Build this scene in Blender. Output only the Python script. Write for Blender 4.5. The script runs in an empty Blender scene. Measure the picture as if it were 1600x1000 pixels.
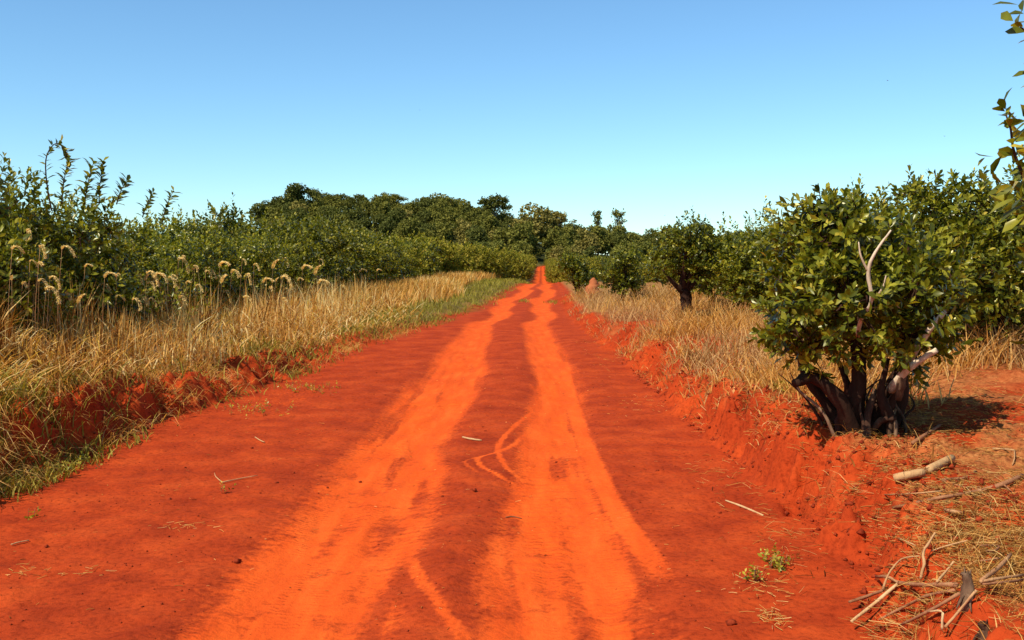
import bpy, math
import numpy as np
from mathutils import Matrix, Vector

R = math.radians
rs = np.random.RandomState(7)
sc = bpy.context.scene
col = sc.collection

# ------------------------------------------------------------------ camera, sky, sun, exposure
F = 1570.0                                   # focal length in pixels of the 1600 px wide photograph
HOR = 405.0                                  # horizon row of the photograph
EYE = 1.6
cd = bpy.data.cameras.new('camera')
cam = bpy.data.objects.new('camera', cd)
col.objects.link(cam)
cd.sensor_width = 36.0
cd.lens = 36.0 * F / 1600.0
cd.clip_start = 0.05
cd.clip_end = 5000
cam.location = (0, 0, EYE)
cam.rotation_euler = (R(90) - math.atan((500 - HOR) / F), 0, 0)
sc.camera = cam

SUN_EL, SUN_AZ = 50.0, -134.0                # azimuth clockwise from +Y (the way the camera looks)
world = bpy.data.worlds.new('World')
sc.world = world
world.use_nodes = True
wn, wl = world.node_tree.nodes, world.node_tree.links
wn.clear()
sky = wn.new('ShaderNodeTexSky')
sky.sky_type = 'NISHITA'
sky.sun_disc = False
sky.sun_elevation = R(SUN_EL)
sky.sun_rotation = R(SUN_AZ)
sky.altitude = 200
sky.air_density = 1.0
sky.dust_density = 0.0
sky.ozone_density = 3.0
tint = wn.new('ShaderNodeMix'); tint.data_type = 'RGBA'; tint.blend_type = 'MULTIPLY'
tint.inputs[0].default_value = 1.0
tint.inputs[7].default_value = (0.70, 0.945, 1.04, 1)
bg = wn.new('ShaderNodeBackground'); bg.inputs['Strength'].default_value = 0.134
wo = wn.new('ShaderNodeOutputWorld')
wl.new(sky.outputs[0], tint.inputs[6]); wl.new(tint.outputs[2], bg.inputs['Color']); wl.new(bg.outputs[0], wo.inputs['Surface'])

sd = bpy.data.lights.new('sun', 'SUN')
sd.energy = 5.0
sd.angle = R(0.5)
sd.color = (1.0, 0.95, 0.86)
sun = bpy.data.objects.new('sun', sd)
col.objects.link(sun)
sdir = Vector((math.sin(R(SUN_AZ)) * math.cos(R(SUN_EL)), math.cos(R(SUN_AZ)) * math.cos(R(SUN_EL)), math.sin(R(SUN_EL))))
sun.rotation_euler = sdir.to_track_quat('Z', 'Y').to_euler()
sun.location = (-20, -10, 30)
vs = sc.view_settings
vs.view_transform = 'Standard'; vs.look = 'None'; vs.exposure = 0.26; vs.gamma = 1.0; vs.use_curve_mapping = False

# ------------------------------------------------------------------ helpers
_perm = np.random.RandomState(3).rand(256, 256).astype(np.float64)
def vnoise(x, y, seed=0):
    x = np.asarray(x, float) + seed * 17.31; y = np.asarray(y, float) + seed * 9.73
    xi = np.floor(x).astype(int); yi = np.floor(y).astype(int)
    fx = x - xi; fy = y - yi
    fx = fx * fx * (3 - 2 * fx); fy = fy * fy * (3 - 2 * fy)
    a = _perm[xi & 255, yi & 255]; b = _perm[(xi + 1) & 255, yi & 255]
    c = _perm[xi & 255, (yi + 1) & 255]; d = _perm[(xi + 1) & 255, (yi + 1) & 255]
    return (a * (1 - fx) + b * fx) * (1 - fy) + (c * (1 - fx) + d * fx) * fy - 0.5
def fbm(x, y, o=4, seed=0, g=0.5):
    s = 0; amp = 1.0; f = 1.0
    for k in range(o):
        s = s + amp * vnoise(x * f, y * f, seed + k * 5); amp *= g; f *= 2.03
    return s
def sstep(a, b, x):
    t = np.clip((np.asarray(x, float) - a) / (b - a), 0, 1)
    return t * t * (3 - 2 * t)
def W(px, d, z):                              # point seen at photo column px, d metres ahead, z metres up
    return ((px - 800) / F * d, d, z)
def T(px, py, d):
    return np.array([(px - 800) / F * d, d, EYE - (py - HOR) / F * d])

def mesh_from(name, v, faces, attrs=None, mats=(), smooth=False):
    v = np.asarray(v, np.float32).reshape(-1, 3)
    if isinstance(faces, np.ndarray): faces = [faces]
    faces = [np.asarray(f, np.int32) for f in faces if len(f)]
    me = bpy.data.meshes.new(name)
    me.vertices.add(len(v)); me.vertices.foreach_set('co', v.ravel())
    nl = sum(f.size for f in faces); npoly = sum(len(f) for f in faces)
    me.loops.add(nl); me.polygons.add(npoly)
    me.loops.foreach_set('vertex_index', np.concatenate([f.ravel() for f in faces]))
    tot = np.concatenate([np.full(len(f), f.shape[1], np.int32) for f in faces])
    me.polygons.foreach_set('loop_start', np.concatenate([[0], np.cumsum(tot)[:-1]]).astype(np.int32))
    if smooth: me.polygons.foreach_set('use_smooth', np.ones(npoly, bool))
    for m in mats: me.materials.append(m)
    me.update(calc_edges=True)
    for k, a in (attrs or {}).items():
        at = me.attributes.new(k, 'FLOAT', 'POINT')
        at.data.foreach_set('value', np.asarray(a, np.float32).ravel())
    return me
def link(name, data, parent=None, loc=None, **props):
    o = bpy.data.objects.new(name, data)
    col.objects.link(o)
    if parent is not None: o.parent = parent
    if loc is not None: o.location = loc
    for k, v in props.items(): o[k] = v
    return o
def thing(name, label, category, loc=(0, 0, 0), group=None, data=None):
    o = link(name, data, None, loc, label=label, category=category)
    if group: o['group'] = group
    return o

class Tubes:
    """collects tapered, slightly gnarled tubes"""
    def __init__(s): s.v = []; s.f = []; s.c = []; s.n = 0; s.caps = []
    def add(s, pts, rad, sides=6, gnarl=0.0, tint=0.5, sub=3, seed=None):
        rg = np.random.RandomState(seed if seed is not None else rs.randint(1 << 30))
        pts = np.asarray(pts, float); rad = np.asarray(rad, float)
        if sub > 1 and len(pts) > 2:                       # Catmull-Rom
            P = np.vstack([2 * pts[0] - pts[1], pts, 2 * pts[-1] - pts[-2]])
            out = []; rr = []
            for i in range(1, len(P) - 2):
                for k in range(sub):
                    t = k / sub
                    out.append(0.5 * ((2 * P[i]) + (-P[i-1] + P[i+1]) * t + (2*P[i-1] - 5*P[i] + 4*P[i+1] - P[i+2]) * t*t + (-P[i-1] + 3*P[i] - 3*P[i+1] + P[i+2]) * t**3))
                    rr.append(rad[i-1] * (1 - t) + rad[i] * t)
            out.append(pts[-1]); rr.append(rad[-1])
            pts = np.array(out); rad = np.array(rr)
        n = len(pts)
        tan = np.gradient(pts, axis=0); tan /= np.linalg.norm(tan, axis=1, keepdims=True) + 1e-9
        ref = np.array([0.31, 0.83, 0.47]) if abs(tan[0] @ np.array([0.31, 0.83, 0.47])) < 0.85 else np.array([1., 0, 0])
        a = np.cross(tan, ref); a /= np.linalg.norm(a, axis=1, keepdims=True) + 1e-9
        b = np.cross(tan, a)
        th = np.arange(sides) * 2 * math.pi / sides
        r = rad[:, None] * (1 + gnarl * (rg.rand(n, sides) - 0.5) * 2)
        ring = pts[:, None] + r[..., None] * (a[:, None] * np.cos(th)[None, :, None] + b[:, None] * np.sin(th)[None, :, None])
        i = np.arange(n - 1)[:, None] * sides; j = np.arange(sides)[None]; j2 = (j + 1) % sides
        f = np.stack([i + j, i + j2, i + sides + j2, i + sides + j], -1).reshape(-1, 4) + s.n
        cv = np.vstack([pts[:1] - tan[:1] * rad[0] * .1, pts[-1:] + tan[-1:] * rad[-1] * .1])
        c0 = s.n + n * sides
        t0 = np.stack([np.full(sides, c0), s.n + (np.arange(sides) + 1) % sides, s.n + np.arange(sides)], -1)
        e = s.n + (n - 1) * sides
        t1 = np.stack([np.full(sides, c0 + 1), e + np.arange(sides), e + (np.arange(sides) + 1) % sides], -1)
        s.v.append(ring.reshape(-1, 3)); s.v.append(cv); s.f.append(f); s.caps += [t0, t1]
        s.c.append(np.full(n * sides + 2, tint)); s.n += n * sides + 2
    def mesh(s, name, mat):
        return mesh_from(name, np.vstack(s.v), [np.vstack(s.f), np.vstack(s.caps)], {'tint': np.concatenate(s.c)}, [mat], smooth=True)

def norm(a): return a / (np.linalg.norm(a, axis=-1, keepdims=True) + 1e-9)

# ------------------------------------------------------------------ materials
def material(name):
    m = bpy.data.materials.new(name); m.use_nodes = True
    n, l = m.node_tree.nodes, m.node_tree.links
    n.clear()
    out = n.new('ShaderNodeOutputMaterial'); p = n.new('ShaderNodeBsdfPrincipled')
    l.new(p.outputs[0], out.inputs['Surface'])
    return m, n, l, p, out
def ramp(n, stops):
    r = n.new('ShaderNodeValToRGB'); e = r.color_ramp.elements
    e[0].position, e[0].color = stops[0][0], (*stops[0][1], 1)
    e[1].position, e[1].color = stops[-1][0], (*stops[-1][1], 1)
    for p, c in stops[1:-1]:
        x = e.new(p); x.color = (*c, 1)
    return r
def attr(n, name):
    a = n.new('ShaderNodeAttribute'); a.attribute_name = name; return a
def mixc(n, l, fac, a, b, blend='MIX'):
    m = n.new('ShaderNodeMix'); m.data_type = 'RGBA'; m.blend_type = blend
    for s, x in ((0, fac), (6, a), (7, b)):
        if isinstance(x, (int, float)): m.inputs[s].default_value = x
        elif isinstance(x, tuple): m.inputs[s].default_value = (*x, 1)
        else: l.new(x, m.inputs[s])
    return m.outputs[2]
def noise(n, l, scale, detail=4, rough=.55, vec=None, mapping=None):
    t = n.new('ShaderNodeTexNoise'); t.inputs['Scale'].default_value = scale; t.inputs['Detail'].default_value = detail; t.inputs['Roughness'].default_value = rough
    if vec is None:
        g = n.new('ShaderNodeNewGeometry'); vec = g.outputs['Position']
    if mapping:
        mp = n.new('ShaderNodeMapping'); mp.inputs['Scale'].default_value = mapping
        l.new(vec, mp.inputs['Vector']); vec = mp.outputs[0]
    l.new(vec, t.inputs['Vector'])
    return t.outputs['Fac']
def maprange(n, l, x, a, b, c=0., d=1.):
    m = n.new('ShaderNodeMapRange'); l.new(x, m.inputs[0])
    for i, v in enumerate((a, b, c, d)): m.inputs[1 + i].default_value = v
    return m.outputs[0]

def leafy(name, stops, rough=.42, trans=.28, spec=.5):
    m, n, l, p, out = material(name)
    a = attr(n, 'tint')
    r = ramp(n, stops); l.new(a.outputs['Fac'], r.inputs[0])
    nz = noise(n, l, 25, 2)
    c = mixc(n, l, .35, r.outputs[0], mixc(n, l, 1.0, r.outputs[0], ramp_gray(n, l, nz), 'MULTIPLY'))
    l.new(c, p.inputs['Base Color'])
    p.inputs['Roughness'].default_value = rough
    p.inputs['Specular IOR Level'].default_value = spec
    p.inputs['Specular Tint'].default_value = (1, .93, .62, 1)
    t = n.new('ShaderNodeBsdfTranslucent')
    l.new(mixc(n, l, 1.0, c, (1.5, 1.45, .55), 'MULTIPLY'), t.inputs['Color'])
    mx = n.new('ShaderNodeMixShader'); mx.inputs[0].default_value = trans
    l.new(p.outputs[0], mx.inputs[1]); l.new(t.outputs[0], mx.inputs[2]); l.new(mx.outputs[0], out.inputs['Surface'])
    return m
def ramp_gray(n, l, x):
    r = ramp(n, [(.3, (.35, .35, .35)), (.7, (1.5, 1.5, 1.5))]); l.new(x, r.inputs[0]); return r.outputs[0]

M = {}
M['mate'] = leafy('mate_leaf', [(0, (.03, .04, .003)), (.42, (.135, .142, .009)), (.78, (.36, .32, .024)), (1, (.54, .40, .06))], .31, .30, .42)
M['mate_far'] = leafy('mate_leaf_far', [(0, (.026, .034, .003)), (.42, (.14, .138, .009)), (.85, (.36, .30, .025)), (1, (.46, .33, .06))], .4, .28, .3)
M['field'] = leafy('field_leaf', [(0, (.07, .07, .006)), (.45, (.24, .21, .018)), (1, (.52, .36, .06))], .6, .28, .08)
M['forest_dark'] = leafy('forest_leaf_dark', [(0, (.045, .05, .012)), (.6, (.125, .125, .024)), (1, (.25, .21, .04))], .65, .18, .08)
M['forest_mid'] = leafy('forest_leaf_mid', [(0, (.075, .075, .014)), (.6, (.20, .18, .03)), (1, (.33, .26, .055))], .65, .18, .08)
M['forest_pale'] = leafy('forest_leaf_pale', [(0, (.10, .085, .02)), (.6, (.26, .205, .045)), (1, (.38, .28, .07))], .65, .18, .08)
M['straw'] = leafy('dry_grass', [(0, (.12, .036, .008)), (.3, (.44, .18, .036)), (.65, (.70, .38, .095)), (1, (.84, .66, .30))], .75, .36, .1)
M['graystraw'] = leafy('grey_weed', [(0, (.15, .06, .022)), (.35, (.38, .19, .07)), (.7, (.58, .35, .13)), (1, (.72, .54, .26))], .8, .28, .1)
M['green'] = leafy('green_grass', [(0, (.11, .10, .010)), (.5, (.27, .23, .025)), (1, (.55, .38, .08))], .7, .25, .2)
M['plume'] = leafy('seed_plume', [(0, (.58, .36, .11)), (.5, (.80, .58, .22)), (1, (.9, .76, .42))], .8, .3, .1)

def bark(name, stops, scale=14):
    m, n, l, p, out = material(name)
    tc = n.new('ShaderNodeTexCoord')
    nz = noise(n, l, scale, 5, .65, tc.outputs['Object'], (1, 1, .35))
    a = attr(n, 'tint')
    add = n.new('ShaderNodeMath'); add.operation = 'MULTIPLY_ADD'; l.new(nz, add.inputs[0]); add.inputs[1].default_value = .7
    sub = n.new('ShaderNodeMath'); sub.operation = 'ADD'; l.new(a.outputs['Fac'], sub.inputs[0]); sub.inputs[1].default_value = -.35
    l.new(sub.outputs[0], add.inputs[2])
    r = ramp(n, stops); l.new(add.outputs[0], r.inputs[0]); l.new(r.outputs[0], p.inputs['Base Color'])
    b = n.new('ShaderNodeBump'); b.inputs['Strength'].default_value = .6; b.inputs['Distance'].default_value = .01
    l.new(noise(n, l, scale * 3, 4, .6, tc.outputs['Object'], (1, 1, .3)), b.inputs['Height']); l.new(b.outputs[0], p.inputs['Normal'])
    p.inputs['Roughness'].default_value = .9; p.inputs['Specular IOR Level'].default_value = .04
    return m
M['bark'] = bark('mate_bark', [(0, (.022, .011, .007)), (.5, (.06, .028, .016)), (.75, (.26, .15, .08)), (1, (.66, .5, .32))])
M['bark_far'] = bark('forest_bark', [(0, (.06, .045, .03)), (1, (.2, .16, .11))], 3)
M['stick'] = bark('dead_wood', [(0, (.13, .045, .02)), (.4, (.36, .15, .065)), (.75, (.52, .29, .12)), (1, (.66, .45, .22))], 22)

def ground_material(name):
    m, n, l, p, out = material(name)
    dust, straw, green = (attr(n, k).outputs['Fac'] for k in ('dust', 'straw', 'green'))
    n1 = noise(n, l, 2.2, 5, .6); n2 = noise(n, l, 30, 4, .65); n3 = noise(n, l, 140, 3, .6)
    red = ramp(n, [(.28, (.27, .027, .006)), (.5, (.385, .043, .008)), (.74, (.50, .066, .0115))]); l.new(n1, red.inputs[0])
    grit = ramp(n, [(.30, (.50, .42, .40)), (.5, (1, 1, 1)), (.75, (1.18, 1.15, 1.1))]); l.new(n2, grit.inputs[0])
    dark = mixc(n, l, .75, red.outputs[0], mixc(n, l, 1., red.outputs[0], grit.outputs[0], 'MULTIPLY'))
    or_ = ramp(n, [(.25, (.60, .066, .0085)), (.5, (.72, .090, .0105)), (.75, (.82, .124, .016))]); l.new(noise(n, l, 3.5, 5, .6, None, (1.6, .35, 1)), or_.inputs[0])
    orange = mixc(n, l, .28, or_.outputs[0], mixc(n, l, 1., or_.outputs[0], grit.outputs[0], 'MULTIPLY'))
    # the edge of the dust breaks up with the grain of the soil
    e = n.new('ShaderNodeMath'); e.operation = 'MULTIPLY_ADD'; l.new(n2, e.inputs[0]); e.inputs[1].default_value = .8
    e2 = n.new('ShaderNodeMath'); e2.operation = 'ADD'; l.new(dust, e2.inputs[0]); e2.inputs[1].default_value = -.40; l.new(e2.outputs[0], e.inputs[2])
    c = mixc(n, l, maprange(n, l, e.outputs[0], .22, .72), dark, orange)
    tan = ramp(n, [(.3, (.18, .065, .02)), (.6, (.36, .17, .05)), (.8, (.50, .31, .11))]); l.new(n2, tan.inputs[0])
    s = n.new('ShaderNodeMath'); s.operation = 'MULTIPLY_ADD'; l.new(n1, s.inputs[0]); s.inputs[1].default_value = .5
    s2 = n.new('ShaderNodeMath'); s2.operation = 'ADD'; l.new(straw, s2.inputs[0]); s2.inputs[1].default_value = -.25; l.new(s2.outputs[0], s.inputs[2])
    c = mixc(n, l, maprange(n, l, s.outputs[0], .25, .8), c, tan.outputs[0])
    gr = ramp(n, [(.3, (.05, .055, .01)), (.6, (.13, .12, .02)), (.8, (.24, .17, .04))]); l.new(n1, gr.inputs[0])
    c = mixc(n, l, green, c, gr.outputs[0])
    l.new(c, p.inputs['Base Color'])
    p.inputs['Roughness'].default_value = .95; p.inputs['Specular IOR Level'].default_value = .05
    # tread ripples across the ruts plus grain
    g = n.new('ShaderNodeNewGeometry')
    wv = n.new('ShaderNodeTexWave'); wv.bands_direction = 'Y'; wv.inputs['Scale'].default_value = 7.5; wv.inputs['Distortion'].default_value = 5; wv.inputs['Detail'].default_value = 3; wv.inputs['Detail Scale'].default_value = 2.5
    l.new(g.outputs['Position'], wv.inputs['Vector'])
    wm = n.new('ShaderNodeMath'); wm.operation = 'MULTIPLY'; l.new(wv.outputs['Fac'], wm.inputs[0])
    l.new(maprange(n, l, noise(n, l, 2.0, 3, .6, None, (2.2, .5, 1)), .5, .66), wm.inputs[1])
    wm2 = n.new('ShaderNodeMath'); wm2.operation = 'MULTIPLY'; l.new(wm.outputs[0], wm2.inputs[0]); l.new(dust, wm2.inputs[1])
    b0 = n.new('ShaderNodeBump'); b0.inputs['Strength'].default_value = .55; b0.inputs['Distance'].default_value = .012; l.new(wm2.outputs[0], b0.inputs['Height'])
    b1 = n.new('ShaderNodeBump'); b1.inputs['Strength'].default_value = .45; b1.inputs['Distance'].default_value = .02; l.new(n2, b1.inputs['Height']); l.new(b0.outputs[0], b1.inputs['Normal'])
    b2 = n.new('ShaderNodeBump'); b2.inputs['Strength'].default_value = .4; b2.inputs['Distance'].default_value = .006; l.new(n3, b2.inputs['Height']); l.new(b1.outputs[0], b2.inputs['Normal'])
    l.new(b2.outputs[0], p.inputs['Normal'])
    return m
M['soil'] = ground_material('red_laterite_soil')
def forest_floor():
    m, n, l, p, out = material('forest_floor')
    r = ramp(n, [(.3, (.014, .018, .006)), (.7, (.045, .045, .012))]); l.new(noise(n, l, .4, 5, .6), r.inputs[0])
    l.new(r.outputs[0], p.inputs['Base Color']); p.inputs['Roughness'].default_value = .95; p.inputs['Specular IOR Level'].default_value = .05
    return m
M['floor'] = forest_floor()
def clod_material():
    m, n, l, p, out = material('soil_clod')
    tc = n.new('ShaderNodeTexCoord')
    r = ramp(n, [(.3, (.12, .016, .006)), (.7, (.34, .045, .013))]); l.new(noise(n, l, 30, 4, .6), r.inputs[0])
    l.new(r.outputs[0], p.inputs['Base Color']); p.inputs['Roughness'].default_value = .95; p.inputs['Specular IOR Level'].default_value = .05
    return m
M['clod'] = clod_material()

# ------------------------------------------------------------------ terrain
def I(y, ys, xs): return np.interp(y, ys, xs)
def xc(y): return I(y, [-20, 0, 4.2, 12.9, 26, 35, 45, 54, 63, 75, 100, 190, 260, 300, 420], [-.45, -.4, -.34, -.23, 0, .4, .95, 1.40, 1.72, 2.05, 2.85, 5.4, 7.4, 9.5, 24])
def xl(y): return I(y, [-20, 7, 10, 12, 14.4, 18, 26, 36, 45, 63, 75, 100, 260, 420], [-3.5, -3.5, -3.46, -3.15, -2.95, -2.75, -1.75, -.75, -.4, .6, 1.15, 2.05, 6.5, 22])
def xr(y): return I(y, [-20, 3.6, 4.2, 4.9, 6.9, 8.5, 10.7, 15.2, 26, 36, 45, 63, 75, 100, 260, 420], [1.4, 1.45, 1.52, 1.8, 1.82, 1.79, 1.72, 1.74, 1.45, 1.6, 2.1, 2.6, 2.8, 3.6, 8.2, 26])
def prof(y): return I(y, [-50, 50, 58, 65, 75, 100, 130, 190, 250, 300, 420, 900], [0, 0, .05, .04, -.25, -.78, -1.0, -1.0, -.5, -.2, 0, 0])
def hillz(x, y):
    side = sstep(-128, -84, x) * (1 - sstep(-50, 64, x) * .93)
    return 14.2 * side * sstep(300, 400, y) * (1 - .5 * sstep(470, 800, y))
TRACK = dict(
    y=[-20, 4.2, 5.3, 6.9, 8.5, 12.9, 18, 26, 36, 45, 55, 63, 75, 100, 190, 260, 320],
    la=[-1.36, -1.36, -1.38, -1.34, -1.30, -1.28, -1.10, -.92, -.45, .02, .55, .95, 1.40, 2.25, 4.7, 6.7, 10],
    lb=[-.50, -.52, -.54, -.50, -.60, -.40, -.42, -.40, .08, .62, 1.16, 1.5, 1.85, 2.66, 5.2, 7.2, 10.6],
    ra=[-.05, -.08, -.15, -.01, .08, .28, .33, .37, .72, 1.18, 1.6, 1.85, 2.15, 2.95, 5.6, 7.6, 11],
    rb=[.62, .66, .66, .60, .64, .85, .90, .93, 1.30, 1.80, 2.2, 2.42, 2.6, 3.4, 6.0, 8.0, 11.6])
def polydist(x, y, pts):
    d = np.full(np.shape(x), 9.0)
    for (x0, y0), (x1, y1) in zip(pts[:-1], pts[1:]):
        dx, dy = x1 - x0, y1 - y0; L = dx * dx + dy * dy
        t = np.clip(((x - x0) * dx + (y - y0) * dy) / L, 0, 1)
        d = np.minimum(d, np.hypot(x - x0 - t * dx, y - y0 - t * dy))
    return d
def G(px, py, z=0.0):                          # ground point under a photo pixel, on level z
    d = (EYE - z) * F / (py - HOR)
    return ((px - 800) / F * d, d)
def smoothpoly(p, k=4):
    p = np.array(p); P = np.vstack([2*p[0]-p[1], p, 2*p[-1]-p[-2]]); out = []
    for i in range(1, len(P) - 2):
        for t in np.arange(k) / k:
            out.append(.5*((2*P[i])+(-P[i-1]+P[i+1])*t+(2*P[i-1]-5*P[i]+4*P[i+1]-P[i+2])*t*t+(-P[i-1]+3*P[i]-3*P[i+1]+P[i+2])*t**3))
    out.append(p[-1]); return [tuple(q) for q in out]
ARCS = [([G(*q) for q in [(832, 640), (790, 680), (778, 705), (790, 728), (818, 745)]], .028, .8),
        ([G(*q) for q in [(835, 655), (808, 690), (775, 708), (745, 718), (765, 738), (815, 757)]], .026, .75),
        ([G(*q) for q in [(800, 700), (760, 712), (725, 722), (745, 740)]], .022, .5),
        ([G(*q) for q in [(632, 850), (650, 900), (682, 950), (725, 1010)]], .035, .6),
        ([G(*q) for q in [(880, 560), (905, 660), (950, 770), (1000, 850), (1070, 945)]], .075, .85),
        ([G(*q) for q in [(860, 760), (885, 830), (900, 900)]], .02, .5)]
ARCS = [(smoothpoly(p), w, s) for p, w, s in ARCS]
GAPS = [([G(*q) for q in [(660, 745), (655, 775), (650, 800)]], .045, .75),           # darker strips inside the ruts
        ([G(*q) for q in [(610, 800), (580, 860), (545, 930)]], .07, .7),
        ([G(*q) for q in [(640, 890), (590, 945), (560, 1010)]], .06, .9),
        ([G(*q) for q in [(805, 805), (795, 860), (800, 930), (815, 1010)]], .04, .75),
        ([G(*q) for q in [(868, 790), (885, 850), (905, 905)]], .035, .65),
        ([G(*q) for q in [(910, 690), (945, 780), (985, 850), (1020, 900)]], .05, .6),
        ([G(*q) for q in [(560, 790), (520, 830), (480, 880)]], .05, .45),
        ([G(*q) for q in [(640, 640), (590, 690), (545, 740)]], .025, .5)]
GAPS = [(smoothpoly(p), w, s) for p, w, s in GAPS]

NOTCH = [(2.06, 6.55), (1.98, 6.6), (1.86, 6.5), (1.80, 6.25)]
def dustmap(x, y):
    wob = .09 * fbm(x * .3 + 3, y * .9, 3, 2) + .05 * fbm(x * 3, y * 2.2, 3, 12)
    wv_ = sstep(14, 26, y) * sstep(120, 60, y)
    wob = wob + wv_ * (.17 * np.sin(y * .34 + 1) + .10 * np.sin(y * .83))
    la, lb, ra, rb = (I(y, TRACK['y'], TRACK[k]) for k in ('la', 'lb', 'ra', 'rb'))
    so = .15 + .002 * np.abs(y)
    L = sstep(la - so * 1.5, la + so, x + wob) * (1 - sstep(lb - so, lb + so, x + wob))
    Rr = sstep(ra - so, ra + so, x + wob) * (1 - sstep(rb - so, rb + so * 1.3, x + wob * .8))
    d = np.maximum(L, Rr)
    st = fbm(x * 7.5, y * .55, 3, 31)
    d = d * (1 - .6 * sstep(.05, .42, st) * sstep(30, 6, y))
    d = d * (1 - .45 * sstep(.1, .45, fbm(x * 5 + 9, y * 9, 3, 33)) * sstep(14, 5, y))
    near = (y > 3) & (y < 16) & (np.abs(x) < 2.2)
    if near.any():
        xn, yn = x[near], y[near]; dn = d[near]
        tread = np.sin(yn * 62 + 7 * fbm(xn * 2.5, yn * 2, 2, 35)) * sstep(-.05, .25, fbm(xn * 4, yn * .6, 3, 36)) * sstep(10, 5.5, yn)
        dn = dn * (1 - .32 * np.clip(tread + .15, 0, 1))
        w2 = .02 * fbm(xn * 6, yn * 6, 2, 7)
        w3 = .75 + 1.1 * fbm(xn * 5, yn * 3, 3, 8)
        for p, w, s in GAPS: dn = dn * (1 - s * np.clip(w3, .15, 1) * (1 - sstep(0, w * 2.0, polydist(xn, yn, p) + w2 * 1.6)))
        for p, w, s in ARCS: dn = np.maximum(dn, s * (sstep(4.55, 5.6, yn) if w > .07 else 1) * (1 - sstep(w * .5, w * 1.5, polydist(xn, yn, p) + w2 * .5)))
        d[near] = dn
    # loose dust blown over the left half of the road
    d = np.maximum(d, .30 * sstep(.05, .5, fbm(x * .8, y * .45, 4, 41)) * (x > xl(y)) * (x < la + .1))
    return np.clip(d, 0, 1)

def height(x, y, fine=True):
    x = np.asarray(x, float); y = np.asarray(y, float)
    n1 = fbm(x * 1.3, y * 1.3, 4, 1); n2 = fbm(x * 6, y * 6, 3, 6)
    n0 = vnoise(x * .5, y * .5, 21)
    XL, XR = xl(y), xr(y)
    hl = I(y, [0, 8, 11, 14, 18, 27, 40, 70, 110, 260], [.42, .40, .34, .24, .15, .12, .12, .15, .4, .6])
    hr = I(y, [0, 6, 9, 13, 20, 30, 45, 80, 260], [.33, .43, .40, .33, .28, .25, .12, .1, .3])
    wall = I(y, [0, 10, 15, 40], [.32, .36, .5, 1.2])
    gl = fbm(x * 1.2, y * 5, 3, 16)                         # gullies cut down the bank faces
    sl = (XL - x) + .26 * n1 + .13 * n2 + .10 * gl
    sr = (x - XR) + .26 * n1 + .14 * n2 + .14 * gl
    wr = wall * .95
    h = prof(y) + hl * (1 + .5 * n0) * sstep(0, 1, sl / wall) + hr * (1 + .5 * n0) * sstep(0, 1, sr / wr)
    h = h + .035 * np.clip(sl - .5, 0, 4) * sstep(60, 20, y) + .045 * np.clip(sr - .5, 0, 4) * sstep(60, 20, y)
    h = h + .9 * sstep(6, 40, -(x - xc(y))) * sstep(40, 140, y) + .5 * sstep(6, 40, x - xc(y)) * sstep(60, 160, y)
    off = np.maximum(sstep(-.1, .5, sl), sstep(-.1, .5, sr))
    h = h + off * (.08 * n1 + .05 * n2) * sstep(250, 30, y)
    h = h + hillz(x, y)
    if fine:
        nb = (y > 5) & (y < 9) & (x > 1) & (x < 3)
        if nb.any(): h[nb] -= .17 * np.exp(-(polydist(x[nb], y[nb], NOTCH) / .055) ** 2)
    if fine:
        far = sstep(40, 12, y)
        n3 = fbm(x * 22, y * 22, 3, 9)
        h = h + far * off * .045 * n3
        face = np.maximum(sstep(0, .15, sl) * (1 - sstep(wall, wall + .25, sl)), sstep(0, .15, sr) * (1 - sstep(wr, wr + .3, sr))) * sstep(24, 10, y) * sstep(4.6, 5.6, y)
        h = h + face * (.11 * fbm(x * 5, y * 5, 3, 63) + .05 * n3)
        road = 1 - off
        d = dustmap(x, y)
        la, lb, ra, rb = (I(y, TRACK['y'], TRACK[k]) for k in ('la', 'lb', 'ra', 'rb'))
        rut = np.maximum(sstep(la - .25, la + .25, x) * (1 - sstep(lb - .2, lb + .2, x)), sstep(ra - .2, ra + .2, x) * (1 - sstep(rb - .25, rb + .25, x)))
        h = h - .055 * rut * road
        h = h + road * far * ((1 - d) * (.014 * fbm(x * 9, y * 9, 3, 51) + .016 * np.maximum(n3 - .1, 0)) + .02 * n1)
        h = h + road * far * rut * (.016 * fbm(x * 13, y * 1.3, 3, 57) + .007 * np.sin(y * 52 + 5 * fbm(x * 2, y * 2, 2, 58)) * sstep(.0, .3, fbm(x * 3.4, y * .7, 2, 59)))
        h = h + road * far * (1 - d) * .012 * fbm(x * 2, y * 5, 2, 55)
    return h
def hz(x, y): return float(height(np.array([x]), np.array([y]))[0])

u_core = np.arange(-4.7, 3.9, .025)
du = .03 * 1.16 ** np.arange(56); uo = np.cumsum(du); uo = uo[uo < 900]
us = np.concatenate([(-4.7 - uo)[::-1], u_core, u_core[-1] + uo])
ys = np.concatenate([[-30, -15, -8, -4, -2, -.5, .6, 1.4, 2.0, 2.5], 2.8 * 1.0048 ** np.arange(560)])
y = ys[-1]
ext = []
while y < 1300: y *= 1.028; ext.append(y)
ys = np.concatenate([ys, ext])
Ug, Yg = np.meshgrid(us, ys)
Xg = Ug + xc(Yg) * sstep(900, 200, Yg)
Zg = height(Xg, Yg)
nz0 = fbm(Xg * .7, Yg * .7, 4, 61)
slg, srg = xl(Yg) - Xg, Xg - xr(Yg)
dustg = dustmap(Xg.ravel(), Yg.ravel()).reshape(Xg.shape) * (slg < .1) * (srg < .1)
strawg = np.maximum(sstep(.35, 1.0, slg + .5 * nz0) * .95, sstep(.5, 2.2, srg + 1.2 * nz0) * sstep(6.0, 10.0, Yg + 2.5 * nz0) * .7)
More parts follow.
